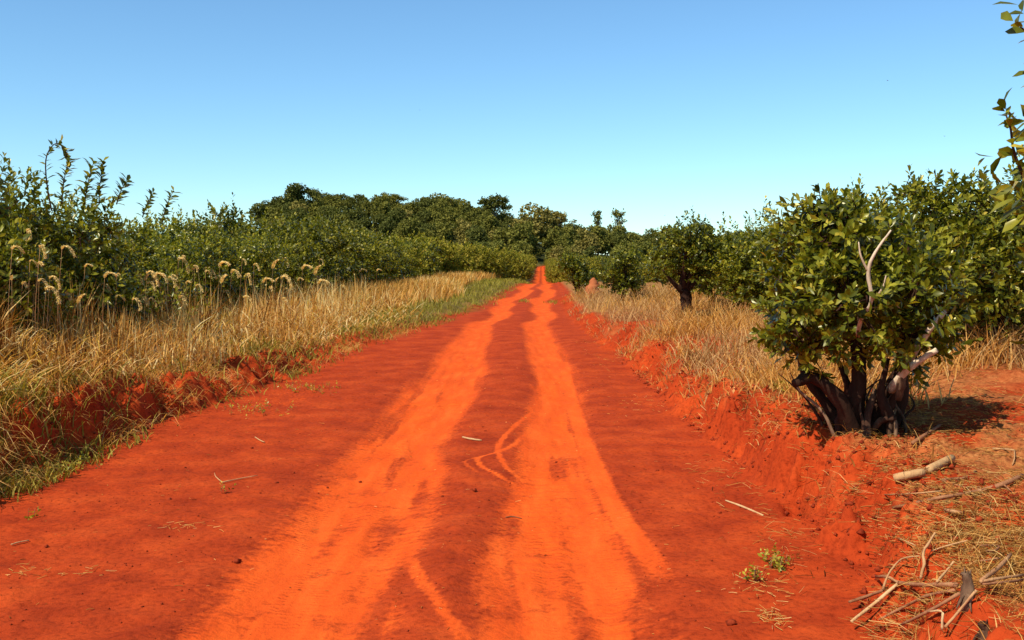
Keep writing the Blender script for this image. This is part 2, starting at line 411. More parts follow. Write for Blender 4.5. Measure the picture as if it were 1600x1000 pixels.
strawg = np.maximum(strawg, sstep(16, 30, Yg) * np.maximum(sstep(0, .6, slg), sstep(.2, .9, srg)) * .9)
strawg = np.maximum(strawg, sstep(.0, .5, srg + .4 * nz0) * np.clip(.30 + .9 * fbm(Xg * 2.2, Yg * 2.2, 4, 64), 0, .6) * (Yg < 20))
heap = sstep(.55, .1, np.hypot((Xg - 2.25) / 1.0, (Yg - 3.9) / .9) + .3 * nz0)
strawg = np.maximum(strawg, heap * .45)
greeng = np.maximum(sstep(-.3, .9, slg + .7 * nz0) * sstep(15, 26, Yg) * .75, sstep(60, 110, Yg) * np.maximum(sstep(0, 1.5, slg), sstep(0, 1.5, srg)))
greeng = np.maximum(greeng, sstep(290, 310, Yg))
ny, nx = Xg.shape
V = np.stack([Xg, Yg, Zg], -1).reshape(-1, 3)
idx = (np.arange(ny - 1)[:, None] * nx + np.arange(nx - 1)[None])
Q = np.stack([idx, idx + 1, idx + nx + 1, idx + nx], -1).reshape(-1, 4)
cx = .25 * (Xg[:-1, :-1] + Xg[:-1, 1:] + Xg[1:, :-1] + Xg[1:, 1:]); cy = .5 * (Yg[:-1, :-1] + Yg[1:, :-1])
isroad = ((cx > xl(cy) - .02) & (cx < xr(cy) + .02) & (cy < 310)).ravel()
ishill = (cy > 300).ravel() & ~isroad
def sub_sheet(name, mask, mat='soil'):
    f = Q[mask]; used = np.unique(f); m = np.zeros(len(V), np.int64); m[used] = np.arange(len(used))
    me = mesh_from(name, V[used], m[f], {'dust': dustg.ravel()[used], 'straw': strawg.ravel()[used], 'green': greeng.ravel()[used]}, [M[mat]], smooth=True)
    return link(name, me, kind='structure')
sub_sheet('dirt_road', isroad)
sub_sheet('ground', ~isroad & ~ishill)
sub_sheet('hill', ishill, 'floor')

# ------------------------------------------------------------------ foliage building
LEAF_V = np.array([[0, 0, 0], [-.16, .32, .045], [0, .34, 0], [.16, .32, .045], [-.22, .66, .05], [0, .68, -.01], [.22, .66, .05], [0, 1, -.07]], float)
LEAF_F = np.array([[0, 2, 1], [0, 3, 2], [1, 2, 5], [1, 5, 4], [2, 3, 6], [2, 6, 5], [4, 5, 7], [5, 6, 7]])
LEAF4_V = np.array([[0, 0, 0], [-.28, .58, .06], [.28, .58, .06], [0, .5, 0], [0, 1, -.05]], float)
LEAF4_F = np.array([[0, 3, 1], [0, 2, 3], [1, 3, 4], [3, 2, 4]])
LEAF2_V = np.array([[0, 0, 0], [-.29, .55, .05], [.29, .55, .05], [0, 1, 0]], float)
LEAF2_F = np.array([[0, 2, 1], [1, 2, 3]])

def place(tv, pos, axis, nrm, size, wid=1.0):
    """template (k,3): y along axis, z along nrm"""
    axis = norm(axis); side = norm(np.cross(axis, nrm)); nn = np.cross(side, axis)
    size = np.asarray(size)[:, None]
    wid = np.asarray(wid).reshape(-1, 1) if np.ndim(wid) else wid
    v = pos[:, None] + size[:, None] * (tv[None, :, 0:1] * side[:, None] * (wid if np.ndim(wid) == 0 else wid[:, None]) + tv[None, :, 1:2] * axis[:, None] + tv[None, :, 2:3] * nn[:, None])
    return v
def leaf_mesh(name, pos, axis, nrm, size, tint, mat, lod=0, wid=1.0):
    tv, tf = [(LEAF_V, LEAF_F), (LEAF4_V, LEAF4_F), (LEAF2_V, LEAF2_F)][lod]
    v = place(tv, pos, axis, nrm, size, wid)
    n, k = v.shape[:2]
    f = (np.arange(n) * k)[:, None, None] + tf[None]
    return mesh_from(name, v.reshape(-1, 3), f.reshape(-1, 3), {'tint': np.repeat(tint, k)}, [mat], smooth=(lod < 2))

def shoots(rg, P, D, length, nleaf, lsize, spread=(72, 22)):
    """leafy shoots: whorled elliptic leaves along each shoot, closing at its tip"""
    n = len(P); D = norm(D)
    ref = np.where(np.abs(D[:, 2:3]) > .9, np.array([[1., 0, 0]]), np.array([[0, 0, 1.]]))
    A = norm(np.cross(D, ref)); B = np.cross(D, A)
    k = np.arange(nleaf)
    t = (k + .5) / nleaf
    ang = k[None] * 2.399 + rg.rand(n, 1) * 6.28 + (rg.rand(n, nleaf) - .5) * .6
    el = np.radians(spread[0] + (spread[1] - spread[0]) * t ** 1.5)[None] + (rg.rand(n, nleaf) - .5) * .5
    bend = (rg.rand(n, 1, 3) - .5) * .35
    stem = D[:, None] + bend * t[None, :, None]
    pos = P[:, None] + (length[:, None] * t)[..., None] * stem
    rad = A[:, None] * np.cos(ang)[..., None] + B[:, None] * np.sin(ang)[..., None]
    ax = D[:, None] * np.cos(el)[..., None] + rad * np.sin(el)[..., None]
    nr = D[:, None] * np.sin(el)[..., None] - rad * np.cos(el)[..., None] + (rg.rand(n, nleaf, 3) - .5) * .5
    sz = lsize * (.62 + .55 * rg.rand(n, nleaf)) * (1.08 - .35 * t[None])
    young = np.repeat((t ** 2)[None], n, 0)
    ti = np.clip(.30 + .28 * young + .62 * (rg.rand(n, nleaf) - .5) + .40 * (rg.rand(n, 1) - .5) + .35 * (rg.rand(n, nleaf) > .965), 0, 1)
    return pos.reshape(-1, 3), ax.reshape(-1, 3), nr.reshape(-1, 3), sz.ravel(), ti.ravel()

def lobes_to_shoots(rg, lobes, per_m2, up=.55, inner=.35):
    """lobes: (x,y,z,r) balls; shoots start through their outer shells and point out and up"""
    P, D = [], []
    for (x, y, z, r) in lobes:
        n = max(3, int(per_m2 * r * r * 12.6))
        d = norm(rg.normal(size=(n, 3)))
        rr = r * (inner + (1 - inner) * rg.rand(n) ** .6)
        P.append(np.array([[x, y, z]]) + d * rr[:, None] * np.array([[1, 1, .92]]))
        D.append(norm(d + np.array([[0, 0, up]]) + .5 * rg.normal(size=(n, 3))))
    return np.vstack(P), np.vstack(D)

def branchy(rg, tb, base, tips, r0, fork=.35, tint=.4):
    """stems from a base through a fork to the lobes"""
    for tp in tips:
        tp = np.array(tp, float)
        b = np.array(base, float)
        m1 = b + (tp - b) * fork * np.array([.55, .55, 1.0]) + rg.normal(size=3) * .05
        m2 = b + (tp - b) * .7 + rg.normal(size=3) * .06
        tb.add([b - np.array([0, 0, .06]), m1, m2, tp], [r0, r0 * .72, r0 * .45, r0 * .16], 6, .14, tint)

LEAF_MESHES = []
for k, tn in enumerate((.22, .34, .46, .62, .9)):
    LEAF_MESHES.append(mesh_from('leaf', LEAF_V, LEAF_F, {'tint': np.full(8, tn)}, [M['mate']], smooth=True))
def split_leaves(root, base, pos, ax, nr, sz, ti, n_single, inframe=True):
    """the leaves that show largest become objects of their own; returns the mask of the rest"""
    wp = pos + np.array(base)
    d = wp[:, 1]
    px = 800 + wp[:, 0] / np.maximum(d, .1) * F; py = HOR + (EYE - wp[:, 2]) / np.maximum(d, .1) * F
    ok = (px > -8) & (px < 1608) & (py > -8) if inframe else np.ones(len(d), bool)
    facing = np.abs((norm(np.cross(np.cross(norm(ax), nr), norm(ax))) * norm(wp - np.array([0, 0, EYE]))).sum(1))
    depth = (d - d.min()) / (np.ptp(d) + 1e-6)
    score = sz / sz.mean() * (.4 + facing) * (1.6 - depth) + 100 * ok
    order = np.argsort(-score)[:min(n_single, int(ok.sum()))]
    rest = np.ones(len(d), bool); rest[order] = False
    axn = norm(ax); side = norm(np.cross(axn, nr)); nn = np.cross(side, axn)
    lv = np.array([.22, .34, .46, .62, .9])
    for i in order:
        o = bpy.data.objects.new('leaf', LEAF_MESHES[int(np.argmin(np.abs(lv - ti[i])))])
        col.objects.link(o); o.parent = root
        m = np.eye(4); m[:3, 0] = side[i] * sz[i]; m[:3, 1] = axn[i] * sz[i]; m[:3, 2] = nn[i] * sz[i]; m[:3, 3] = pos[i]
        o.matrix_basis = Matrix(m.tolist())
    return rest

def hero_tree(label, base, lobes, stems, seed, per_m2, lsize, nleaf=11, slen=.2, n_single=300, extra=None, group=None, mat='mate', name='yerba_mate_tree', loc_up=.55):
    rg = np.random.RandomState(seed)
    base = np.array(base)
    root = thing(name, label, 'tree', tuple(base), group)
    L = [(l[0] - base[0], l[1] - base[1], l[2] - base[2], l[3]) for l in lobes]
    P, D = lobes_to_shoots(rg, L, per_m2, up=loc_up)
    out = shoots(rg, P, D, slen * (.6 + .7 * rg.rand(len(P))), nleaf, lsize)
    if extra:
        for (pts, n, ls) in extra:                   # explicit twigs: polyline of points, leaves along it
            pts = np.array([np.array(p) - base for p in pts])
            seg = np.linspace(0, len(pts) - 1.001, n); i = seg.astype(int); f = (seg - i)[:, None]
            pp = pts[i] * (1 - f) + pts[i + 1] * f
            dd = norm(pts[i + 1] - pts[i])
            e = shoots(rg, pp, dd, np.full(n, .05), 2, ls, (70, 45))
            out = tuple(np.concatenate([a, b]) for a, b in zip(out, e))
    pos, ax, nr, sz, ti = out
    rest = split_leaves(root, base, pos, ax, nr, sz, ti, n_single)
    fo = link('foliage', leaf_mesh('foliage', pos[rest], ax[rest], nr[rest], sz[rest], ti[rest], M[mat]), root, kind='stuff')
    tb = Tubes()
    for s in stems: tb.add([np.array(p) - base for p in s[0]], s[1], s[3] if len(s) > 3 else 9, .24 if s[2] < .9 else .14, s[2], 4)
    for p, d in list(zip(P, D))[::3]:                # thin woody twigs inside the crown
        c = min(L, key=lambda q: (q[0]-p[0])**2 + (q[1]-p[1])**2 + (q[2]-p[2])**2)
        q = np.array(c[:3])
        tb.add([q * .7 + p * .3 + rg.normal(size=3) * .02, (q + p) / 2 + rg.normal(size=3) * .03, p + d * slen * .7], [.008, .006, .002], 4, .1, .35, 2)
    if extra:
        for (pts, n, ls) in extra: tb.add([np.array(p) - base for p in pts], np.linspace(.009, .003, len(pts)), 5, .1, .45)
    link('trunk', tb.mesh('trunk', M['bark']), root)
    return root

# ------------------------------------------------------------------ the tree beside the road, right
def TL(px, py, r, d, base=6.6): return (*T(px, py, d), r * d / F)
def lower(L, d): return [(x, y, z - (d if z > 1.35 else d * .4), r) for x, y, z, r in L]
bz = hz(2.3, 6.6)
B = np.array([2.3, 6.6, bz])
lobes = [TL(1290, 365, 72, 6.6), TL(1250, 450, 55, 6.4), TL(1265, 525, 48, 6.5), TL(1245, 400, 40, 6.7), TL(1345, 360, 62, 6.9), TL(1395, 400, 70, 6.6),
         TL(1420, 470, 62, 6.3), TL(1330, 470, 70, 6.2), TL(1350, 545, 52, 6.2), TL(1425, 530, 50, 6.4), TL(1300, 555, 42, 6.5), TL(1470, 450, 45, 6.7),
         TL(1330, 420, 80, 6.9), TL(1400, 480, 80, 7.0), TL(1475, 540, 22, 6.3), TL(1275, 480, 70, 6.9), TL(1440, 400, 50, 7.0), TL(1235, 505, 40, 6.35), TL(1285, 310, 28, 6.6), TL(1300, 560, 55, 6.3), TL(1370, 580, 40, 6.25), TL(1235, 545, 34, 6.4), TL(1320, 330, 45, 6.5)]
def S(*p): return [T(*q) for q in p]
_rg = np.random.RandomState(77)
basetw = []
for k in range(16):
    px, py = 1300 + 130 * _rg.rand(), 700 - 25 * _rg.rand(); d = 6.35 + .5 * _rg.rand(); l_ = 60 + 70 * _rg.rand(); a = _rg.normal() * .5
    basetw.append(([T(px, py + 20, d), T(px + a * l_ * .3 + 5 * _rg.normal(), py - l_ * .35, d), T(px + a * l_ * .7 + 8 * _rg.normal(), py - l_ * .7, d + .05), T(px + a * l_ + 9 * _rg.normal(), py - l_, d + .1)], [.014, .011, .008, .003], .25 + .5 * _rg.rand(), 5))
stems = [(S((1340, 715, 6.55), (1338, 640, 6.5), (1345, 580, 6.5), (1330, 500, 6.6), (1290, 400, 6.6)), [.075, .06, .045, .03, .012], .3),
         (S((1375, 712, 6.6), (1385, 640, 6.55), (1400, 600, 6.5), (1440, 520, 6.5), (1480, 485, 6.4)), [.085, .065, .045, .028, .016], .3),
         (S((1395, 710, 6.45), (1400, 665, 6.4), (1380, 620, 6.4), (1390, 560, 6.4)), [.045, .038, .03, .012], .25),
         (S((1325, 705, 6.6), (1318, 660, 6.6), (1330, 615, 6.6), (1310, 560, 6.6)), [.04, .034, .03, .012], .3),
         (S((1385, 705, 6.75), (1410, 625, 6.7), (1412, 560, 6.7), (1430, 470, 6.8)), [.06, .05, .035, .012], .3),
         (S((1350, 700, 6.5), (1310, 620, 6.4), (1270, 590, 6.4), (1245, 600, 6.35)), [.06, .05, .04, .03], .22),
         (S((1345, 690, 6.7), (1300, 640, 6.8), (1255, 570, 6.8), (1250, 470, 6.7)), [.05, .04, .03, .012], .28),
         (S((1342, 525, 6.25), (1346, 500, 6.1), (1362, 470, 5.98), (1356, 425, 5.96), (1366, 395, 5.95), (1390, 360, 5.95)), [.015, .013, .011, .012, .009, .005], .95),
         (S((1356, 425, 5.96), (1344, 400, 5.95), (1340, 378, 5.95)), [.008, .006, .003], .95),
         (S((1362, 470, 5.98), (1378, 452, 5.95), (1384, 430, 5.95)), [.008, .006, .003], .9),
         (S((1395, 610, 6.45), (1420, 578, 6.3), (1445, 560, 6.25), (1466, 547, 6.2)), [.03, .025, .02, .016], .98),
         (S((1418, 570, 6.35), (1450, 520, 6.2), (1478, 486, 6.15)), [.025, .02, .013], .95),
         (S((1408, 625, 6.4), (1412, 595, 6.35), (1416, 570, 6.35)), [.022, .03, .02], .6),
         (S((1362, 715, 6.35), (1358, 660, 6.4), (1372, 610, 6.45)), [.03, .028, .02], .5),
         (S((1355, 690, 6.5), (1380, 660, 6.4), (1405, 655, 6.35)), [.03, .02, .012], .45)]
stems += basetw
hero_tree('dark leafy mate tree with several stems and pale broken branches on the right bank', B, [l for l in lower(lobes, .10) if l[2] > bz + .62], stems, 11, 62, .086, 12, .17, 300)

# ------------------------------------------------------------------ the taller tree behind it
B2 = np.array([4.75, 10.3, hz(4.75, 10.3)])
lob2 = [TL(*q) for q in [(1385, 345, 55, 10.2), (1440, 325, 55, 10.5), (1500, 320, 60, 10.3), (1560, 330, 60, 10.2), (1620, 330, 70, 10.4), (1410, 410, 55, 10.4), (1475, 400, 65, 10.0), (1540, 410, 65, 9.9),
        (1600, 420, 65, 10.2), (1500, 455, 50, 10.2), (1570, 465, 50, 10.0), (1670, 400, 80, 10.5), (1640, 480, 50, 10.2), (1450, 380, 70, 10.9), (1540, 370, 75, 10.9), (1355, 310, 22, 10.3), (1410, 290, 25, 10.4), (1490, 270, 18, 10.3), (1530, 272, 22, 10.2), (1445, 300, 28, 10.4)]]
st2 = [(S((1545, 565, 10.3), (1545, 510, 10.3), (1530, 450, 10.3), (1480, 380, 10.3)), [.12, .1, .07, .02], .25),
       (S((1560, 565, 10.4), (1570, 500, 10.4), (1600, 440, 10.3), (1620, 350, 10.4)), [.1, .08, .06, .02], .25),
       (S((1540, 560, 10.2), (1500, 500, 10.2), (1440, 440, 10.4), (1400, 360, 10.3)), [.08, .065, .04, .015], .25),
       (S((1550, 560, 10.5), (1550, 480, 10.6), (1545, 400, 10.6), (1520, 330, 10.4)), [.08, .06, .04, .015], .25)]
hero_tree('tall leafy mate tree behind the pale-branched tree, its crown touching the right edge', B2, lower(lob2, .13), st2, 12, 44, .088, 11, .17, 300)

# ------------------------------------------------------------------ the nearest tree, only its outer twigs reach into the picture
B3 = np.array([2.72, 3.95, hz(2.72, 3.95)])
lob3 = [TL(*q) for q in [(1700, 330, 95, 4.0), (1760, 250, 130, 4.1), (1850, 330, 150, 4.0), (1690, 200, 55, 4.0), (1830, 180, 120, 4.1), (1720, 430, 90, 4.1), (1830, 470, 120, 4.0), (1690, 90, 40, 4.0), (1910, 280, 140, 4.1), (1645, 300, 30, 4.0)]]
st3 = [(S((1868, 880, 3.95), (1850, 700, 3.95), (1800, 500, 4.0), (1720, 330, 4.0)), [.09, .07, .045, .02], .3),
       (S((1875, 880, 3.95), (1890, 650, 4.0), (1900, 450, 4.05), (1860, 250, 4.1)), [.08, .06, .04, .02], .3),
       (S((1865, 880, 4.0), (1830, 650, 4.05), (1780, 420, 4.1), (1690, 120, 4.0)), [.06, .05, .03, .012], .3)]
ex3 = [(S((1690, 150, 4.0), (1650, 110, 3.95), (1615, 60, 3.95), (1588, 28, 3.95)), 9, .11),
       (S((1640, 95, 3.96), (1610, 70, 3.9), (1582, 48, 3.9)), 5, .10),
       (S((1645, 310, 3.95), (1605, 290, 3.9), (1580, 245, 3.9), (1572, 205, 3.9), (1564, 182, 3.9)), 13, .082),
       (S((1660, 170, 3.95), (1625, 140, 3.95), (1606, 120, 3.95)), 3, .09),
       (S((1665, 350, 3.9), (1620, 330, 3.85), (1590, 312, 3.85)), 5, .11)]
hero_tree('nearest mate tree, only large-leaved twigs hanging in at the top right edge', B3, lob3, st3, 13, 26, .115, 10, .22, 120, ex3)

# ------------------------------------------------------------------ generic mate trees and shrubs (shared meshes)
def crown_arrays(rg, lobes, per_m2, lsize, nleaf, slen, up=.6, tall=0):
    P, D = lobes_to_shoots(rg, lobes, per_m2, up)
    ln = slen * (.5 + .8 * rg.rand(len(P)))
    if tall:
        top = np.argsort(-P[:, 2])[:tall * 6][::6]
        ln[top] *= 1.55; D[top] = norm(D[top] * .35 + np.array([[0, 0, 1.]]))
    return shoots(rg, P, D, ln, nleaf, lsize), P
def shrub_lobes(rg, h, w, z0, n):
    L = []
    for k in range(n):
        a = rg.rand() * 6.28; t = rg.rand()
        z = z0 + (h - z0) * (.12 + .76 * t)
        rr = w * .5 * math.sqrt(rg.rand()) * (1.0 - .45 * abs(t - .45))
        L.append((rr * math.cos(a), rr * math.sin(a), z, w * (.17 + .12 * rg.rand())))
    return L
def shrub_variant(seed, h, w, z0, nl, per_m2, lsize, nleaf, lod, mat, tall=4, slen=.22, stemr=.05):
    rg = np.random.RandomState(seed)
    L = shrub_lobes(rg, h, w, z0, nl)
    (pos, ax, nr, sz, ti), P = crown_arrays(rg, L, per_m2, lsize, nleaf, slen, .6, tall)
    fm = leaf_mesh('foliage', pos, ax, nr, sz, ti, M[mat], lod)
    tb = Tubes()
    for k in range(3):
        branchy(rg, tb, (rg.normal() * .05, rg.normal() * .05, 0), [L[(k * 3 + j) % len(L)][:3] for j in range(3)], stemr * (.8 + .4 * rg.rand()), .35, .3)
    tm = tb.mesh('trunk', M['bark'])
    return fm, tm
def put(name, label, group, var, x, y, s=1.0, rz=0.0, sz=None, cat='shrub', crown='foliage'):
    o = thing(name, label, cat, (x, y, hz(x, y) - .02), group)
    o.rotation_euler = (0, 0, rz); o.scale = (s, s, sz or s)
    c = link(crown, var[0], o)
    link('trunk', var[1], o)
    return o

# near left shrubs: leaves seen one by one
NEARL = [  # x, y, height, width, label
    (-6.15, 11.2, 2.15, 1.9, 'mate shrub with a long curling shoot above it at the left edge'),
    (-5.6, 10.0, 1.55, 1.5, 'low mate shrub behind drooping seed plumes at the left edge'),
    (-5.55, 12.6, 2.15, 1.7, 'mate shrub with two upright leafy spires behind the dry grass'),
    (-5.7, 14.6, 1.75, 1.8, 'mate shrub with a thin sparse top just right of the spired shrub')]
for k, (x, y, h, w, lab) in enumerate(NEARL):
    rg = np.random.RandomState(100 + k)
    b = np.array([x, y, hz(x, y)])
    L = [(l[0] + x, l[1] + y, l[2] + b[2], l[3]) for l in shrub_lobes(rg, h - .15, w, .35, 20)]
    ex = []
    if k == 0: ex = [(S((84, 330, 11), (78, 290, 11), (77, 252, 11), (86, 232, 11), (97, 226, 11), (108, 236, 11), (112, 248, 11)), 26, .125), (S((100, 320, 11), (104, 285, 11), (112, 255, 11)), 22, .125)]
    if k == 2: ex = [(S((135, 320, 12.3), (142, 285, 12.3), (150, 258, 12.3)), 22, .145), (S((158, 320, 12.3), (160, 290, 12.3), (166, 258, 12.3)), 22, .145), (S((185, 320, 12.3), (192, 300, 12.3), (200, 286, 12.3)), 18, .14)]
    if k == 3: ex = [(S((255, 350, 14), (262, 325, 14), (272, 303, 14)), 18, .14), (S((225, 340, 14), (232, 320, 14), (240, 306, 14)), 16, .14)]
    st = [([b + np.array([rg.normal() * .06, rg.normal() * .06, -.05]), b + (np.array(l[:3]) - b) * .45 + rg.normal(size=3) * .06, np.array(l[:3])], [.045, .028, .008], .28, 6) for l in L[::2]]
    hero_tree(lab, b, L, st, 200 + k, 21, .108, 11, .26, 240, ex, 'mate shrubs along the left side of the road', name='yerba_mate_shrub', loc_up=.65)

near_var = [shrub_variant(300 + k, 2.0 + .15 * (k % 3), 2.0, .3, 20, 19, .11, 11, 1, 'mate', 7, .27) for k in range(4)]
mid_var = [shrub_variant(320 + k, 2.0 + .12 * (k % 3), 2.2, .3, 18, 12, .14, 9, 2, 'mate_far', 5, .28) for k in range(4)]
far_var = [shrub_variant(340 + k, 1.9, 2.6, .15, 18, 9, .2, 8, 2, 'mate_far', 3, .3) for k in range(3)]
field_var = [shrub_variant(360 + k, 2.0, 3.2, .1, 18, 8, .22, 8, 2, 'field', 3, .3) for k in range(3)]
LG = 'mate shrubs along the left side of the road'
ORD = 'first second third fourth fifth sixth seventh eighth ninth tenth eleventh twelfth thirteenth fourteenth fifteenth sixteenth seventeenth eighteenth nineteenth twentieth twenty-first twenty-second twenty-third twenty-fourth twenty-fifth twenty-sixth twenty-seventh twenty-eighth twenty-ninth thirtieth thirty-first thirty-second'.split()
count1 = iter(ORD)
def row_left(off, y0, y1, step, jit, labelf, s0=1.0):
    yy = y0
    while yy < y1:
        x = off(yy) + rs.normal() * .25 * jit; y = yy + rs.normal() * .3 * jit
        v = near_var if y < 24 else mid_var if y < 50 else far_var if y < 62 and rs.rand() < .6 else field_var
        s = s0 * (.88 + .26 * rs.rand())
        put('yerba_mate_shrub', labelf(y), LG, v[rs.randint(len(v))], x, y, s * I(y, [12, 16, 22, 30, 60, 61], [.86, .82, .88, 1, 1, 1.05]), rs.rand() * 6.28)
        yy += step(yy)
def lab1(y):
    if y < 60: return next(count1, 'last') + ' mate shrub beyond the sparse-topped one in the left front row'
    if y < 110: return 'small-looking mate shrub far along the front row by the green verge'
    return 'yellowish mate shrub in the distant rows left of the road'
row_left(lambda y: -6.4 + .006 * y, 16.3, 110, lambda y: 1.55 if y < 45 else 2.1, 1, lab1)
row_left(lambda y: I(y, [70, 100, 262], [-4.6, xc(100.) - 3.2, xc(262.) - 4.0]), 66, 262, lambda y: 4.2, 1.5, lab1)
row_left(lambda y: -8.9 + .006 * y, 13.5, 110, lambda y: 2.1 if y < 50 else 3.3, 1, lambda y: 'mate shrub in the second row behind the front shrubs on the left', 1.06)
row_left(lambda y: -16 - .02 * y, 90, 262, lambda y: 9, 2, lambda y: 'yellowish mate shrub in the distant rows left of the road', 1.1)
row_left(lambda y: -26 - .03 * y, 110, 262, lambda y: 9, 2, lambda y: 'yellowish mate shrub in the distant rows left of the road', 1.1)

# right side: three trees one can tell apart along the verge, then the rows behind them
def mate_tree(label, x, y, h, w, z0, seed, lean, per=20, lsize=.1, r=.13, lod=1):
    rg = np.random.RandomState(seed)
    root = thing('yerba_mate_tree', label, 'tree', (x, y, hz(x, y) - .03), None)
    L = []
    for k in range(20):
        a = rg.rand() * 6.28; t = rg.rand(); z = z0 + (h - z0) * (.1 + .8 * t)
        rr = w * .36 * math.sqrt(rg.rand()) * (.75 + .5 * t) * (1.15 - .5 * max(0, t - .5) * 2)
        L.append((rr * math.cos(a) + lean[0] * .6, rr * math.sin(a), z, w * (.15 + .07 * rg.rand())))
    (pos, ax, nr, sz, ti), P = crown_arrays(rg, L, per, lsize, 10, .2, .6, 4)
    link('foliage', leaf_mesh('foliage', pos, ax, nr, sz, np.clip(ti - .1, 0, 1), M['mate'], lod), root)
    tb = Tubes()
    f = np.array([lean[0], 0, z0 * .9])
    tb.add([(-.02, 0, -.1), (lean[0] * .25 - .01, 0, z0 * .35), (lean[0] * .5, .02, z0 * .6), f], [r, r * .8, r * .85, r * .7], 9, .14, .2)
    for l in L[:9]: tb.add([f - np.array([0, 0, .1]), (f + np.array(l[:3])) / 2 + rg.normal(size=3) * .06, l[:3]], [r * .5, r * .32, .012], 6, .12, .25)
    link('trunk', tb.mesh('trunk', M['bark']), root)
    return root
mate_tree('round-crowned mate tree on one thick dark trunk in the dry grass', 3.86, 22.0, 2.02, 1.75, .72, 21, (-.1, 0), 26, .1, .15)
mate_tree('small low mate tree between the reddish mound and the thick-trunked tree', 3.4, 31.0, 1.5, 1.45, .35, 22, (-.05, 0), 26, .11, .1)
mate_tree('dense mate bush where the road narrows, dark beneath', 2.75, 42.5, 1.6, 1.7, .3, 23, (0, 0), 26, .12, .1)
RG = 'mate shrubs in rows on the right'
RLAB = {(5.45, 21.5): 'mate shrub whose crown meets the left edge of the pale-branched tree', (5.5, 27.5): 'mate shrub directly behind the right half of the thick-trunked tree', (6.9, 28): 'mate shrub in the gap between the thick-trunked tree and the pale-branched tree'}
for (x, y, s) in [(5.45, 21.5, .98), (6.5, 19.8, 1.0), (6.2, 24, .95), (5.5, 27.5, .84), (6.9, 28, 1.0), (7.0, 15.4, .95), (8.4, 14.2, 1.0), (6.6, 12.6, .95)]:
    put('yerba_mate_shrub', RLAB.get((x, y), 'mate shrub mostly hidden behind the big leafy trees at the right'), RG, near_var[rs.randint(4)], x, y, s * (.92 + .1 * rs.rand()), rs.rand() * 6.28)
for off, st, s0 in ((5.4, 3.6, .40), (8.2, 3.2, .47), (11, 2.9, .6), (15, 3.5, .74)):
    yy = (50.0 if off < 6 else 33.0) + rs.rand()
    while yy < 105:
        x = off + xc(yy) * .75 + rs.normal() * .25
        v = field_var if yy > 42 or rs.rand() < .6 else mid_var
        put('yerba_mate_shrub', 'small mate shrub in the far rows right of the road', RG, v[rs.randint(len(v))], x, yy + rs.normal() * .3, s0 * (.88 + .24 * rs.rand()), rs.rand() * 6.28)
        yy += st * (1 if yy < 60 else 1.7)
for k in range(26):
    yy = 108 + 150 * rs.rand(); x = xc(yy) + 4.5 + 40 * rs.rand()
    put('yerba_mate_shrub', 'small mate shrub in the far rows right of the road', RG, far_var[rs.randint(3)], x, yy, 1.0 + .3 * rs.rand(), rs.rand() * 6.28)

yy = 62.0
while yy < 262:
    x = xc(yy) + I(yy, [60, 100, 262], [2.6, 2.3, 3.0]) + rs.normal() * .2
    put('yerba_mate_shrub', 'small mate shrub in the far rows right of the road', RG, field_var[rs.randint(3)], x, yy, .62 + .2 * rs.rand(), rs.rand() * 6.28)
    yy += 3.6
# termite mound
M['mound'] = bark('mound_earth', [(0, (.26, .06, .02)), (1, (.5, .17, .06))], 6)
tm = Tubes()
tm.add([(0, 0, -.1), (0, 0, .2), (.03, .02, .42), (.02, 0, .6), (.03, 0, .7)], [.36, .3, .22, .12, .03], 12, .22, .5, 3, seed=5)
me = tm.mesh('termite_mound', M['mound'])
thing('termite_mound', 'reddish earth mound standing between two small mate trees', 'mound', (2.98 + .0, 37.0, hz(2.98, 37.0)), None, me)

# ------------------------------------------------------------------ far forest on the hill
def forest_variant(seed, h, w, mat, nl=9, nfl=1500, trunk_show=.3, flat=.8, leaf=.62, open_=False):
    rg = np.random.RandomState(seed)
    z0 = h * trunk_show
    L = []
    for k in range(nl):
        a = rg.rand() * 6.28; t = rg.rand() ** .8
        z = z0 + (h - z0) * (.2 + .68 * t); rr = w * .36 * math.sqrt(rg.rand()) * (1.2 - .5 * t)
        L.append((rr * math.cos(a), rr * math.sin(a), z, w * (.13 + .11 * rg.rand())))
    n = nfl
    w_ = np.array([l[3] ** 2 for l in L]); ch = rg.choice(len(L), n, p=w_ / w_.sum())
    La = np.array(L)[ch]
    d = norm(rg.normal(size=(n, 3)))
    sub = norm(rg.normal(size=(60, 3)))
    clump = sub[np.argmax(d @ sub.T, 1)]
    d = norm(d * .55 + clump * .6)
    r = La[:, 3] * (.55 + .5 * rg.rand(n) ** .5)
    pos = La[:, :3] + d * r[:, None] * np.array([[1, 1, flat]])
    ax = norm(rg.normal(size=(n, 3)) + d * .3); nr = norm(d + np.array([[0, 0, .5]]) + .6 * rg.normal(size=(n, 3)))
    ti = np.clip(.42 + .5 * (rg.rand(n) - .5) + .25 * (rg.rand(len(L))[ch] - .5), 0, 1)
    cm = leaf_mesh('crown', pos, ax, nr, leaf * (.6 + .8 * rg.rand(n)), ti, M[mat], 2, 1.5)
    tb = Tubes()
    f = np.array([rg.normal() * .3, rg.normal() * .3, z0 + (h - z0) * .25])
    tb.add([(0, 0, -1.5), (f[0] * .3, 0, z0 * .5), f], [.04 * h * .6, .03 * h * .6, .022 * h * .6], 6, .1, .5)
    for l in L: tb.add([f - np.array([0, 0, h * .05]), (f + np.array(l[:3])) / 2 + rg.normal(size=3) * .3, l[:3]], [.012 * h, .008 * h, .03], 5, .1, .5, 2)
    return cm, tb.mesh('trunk', M['bark_far'])
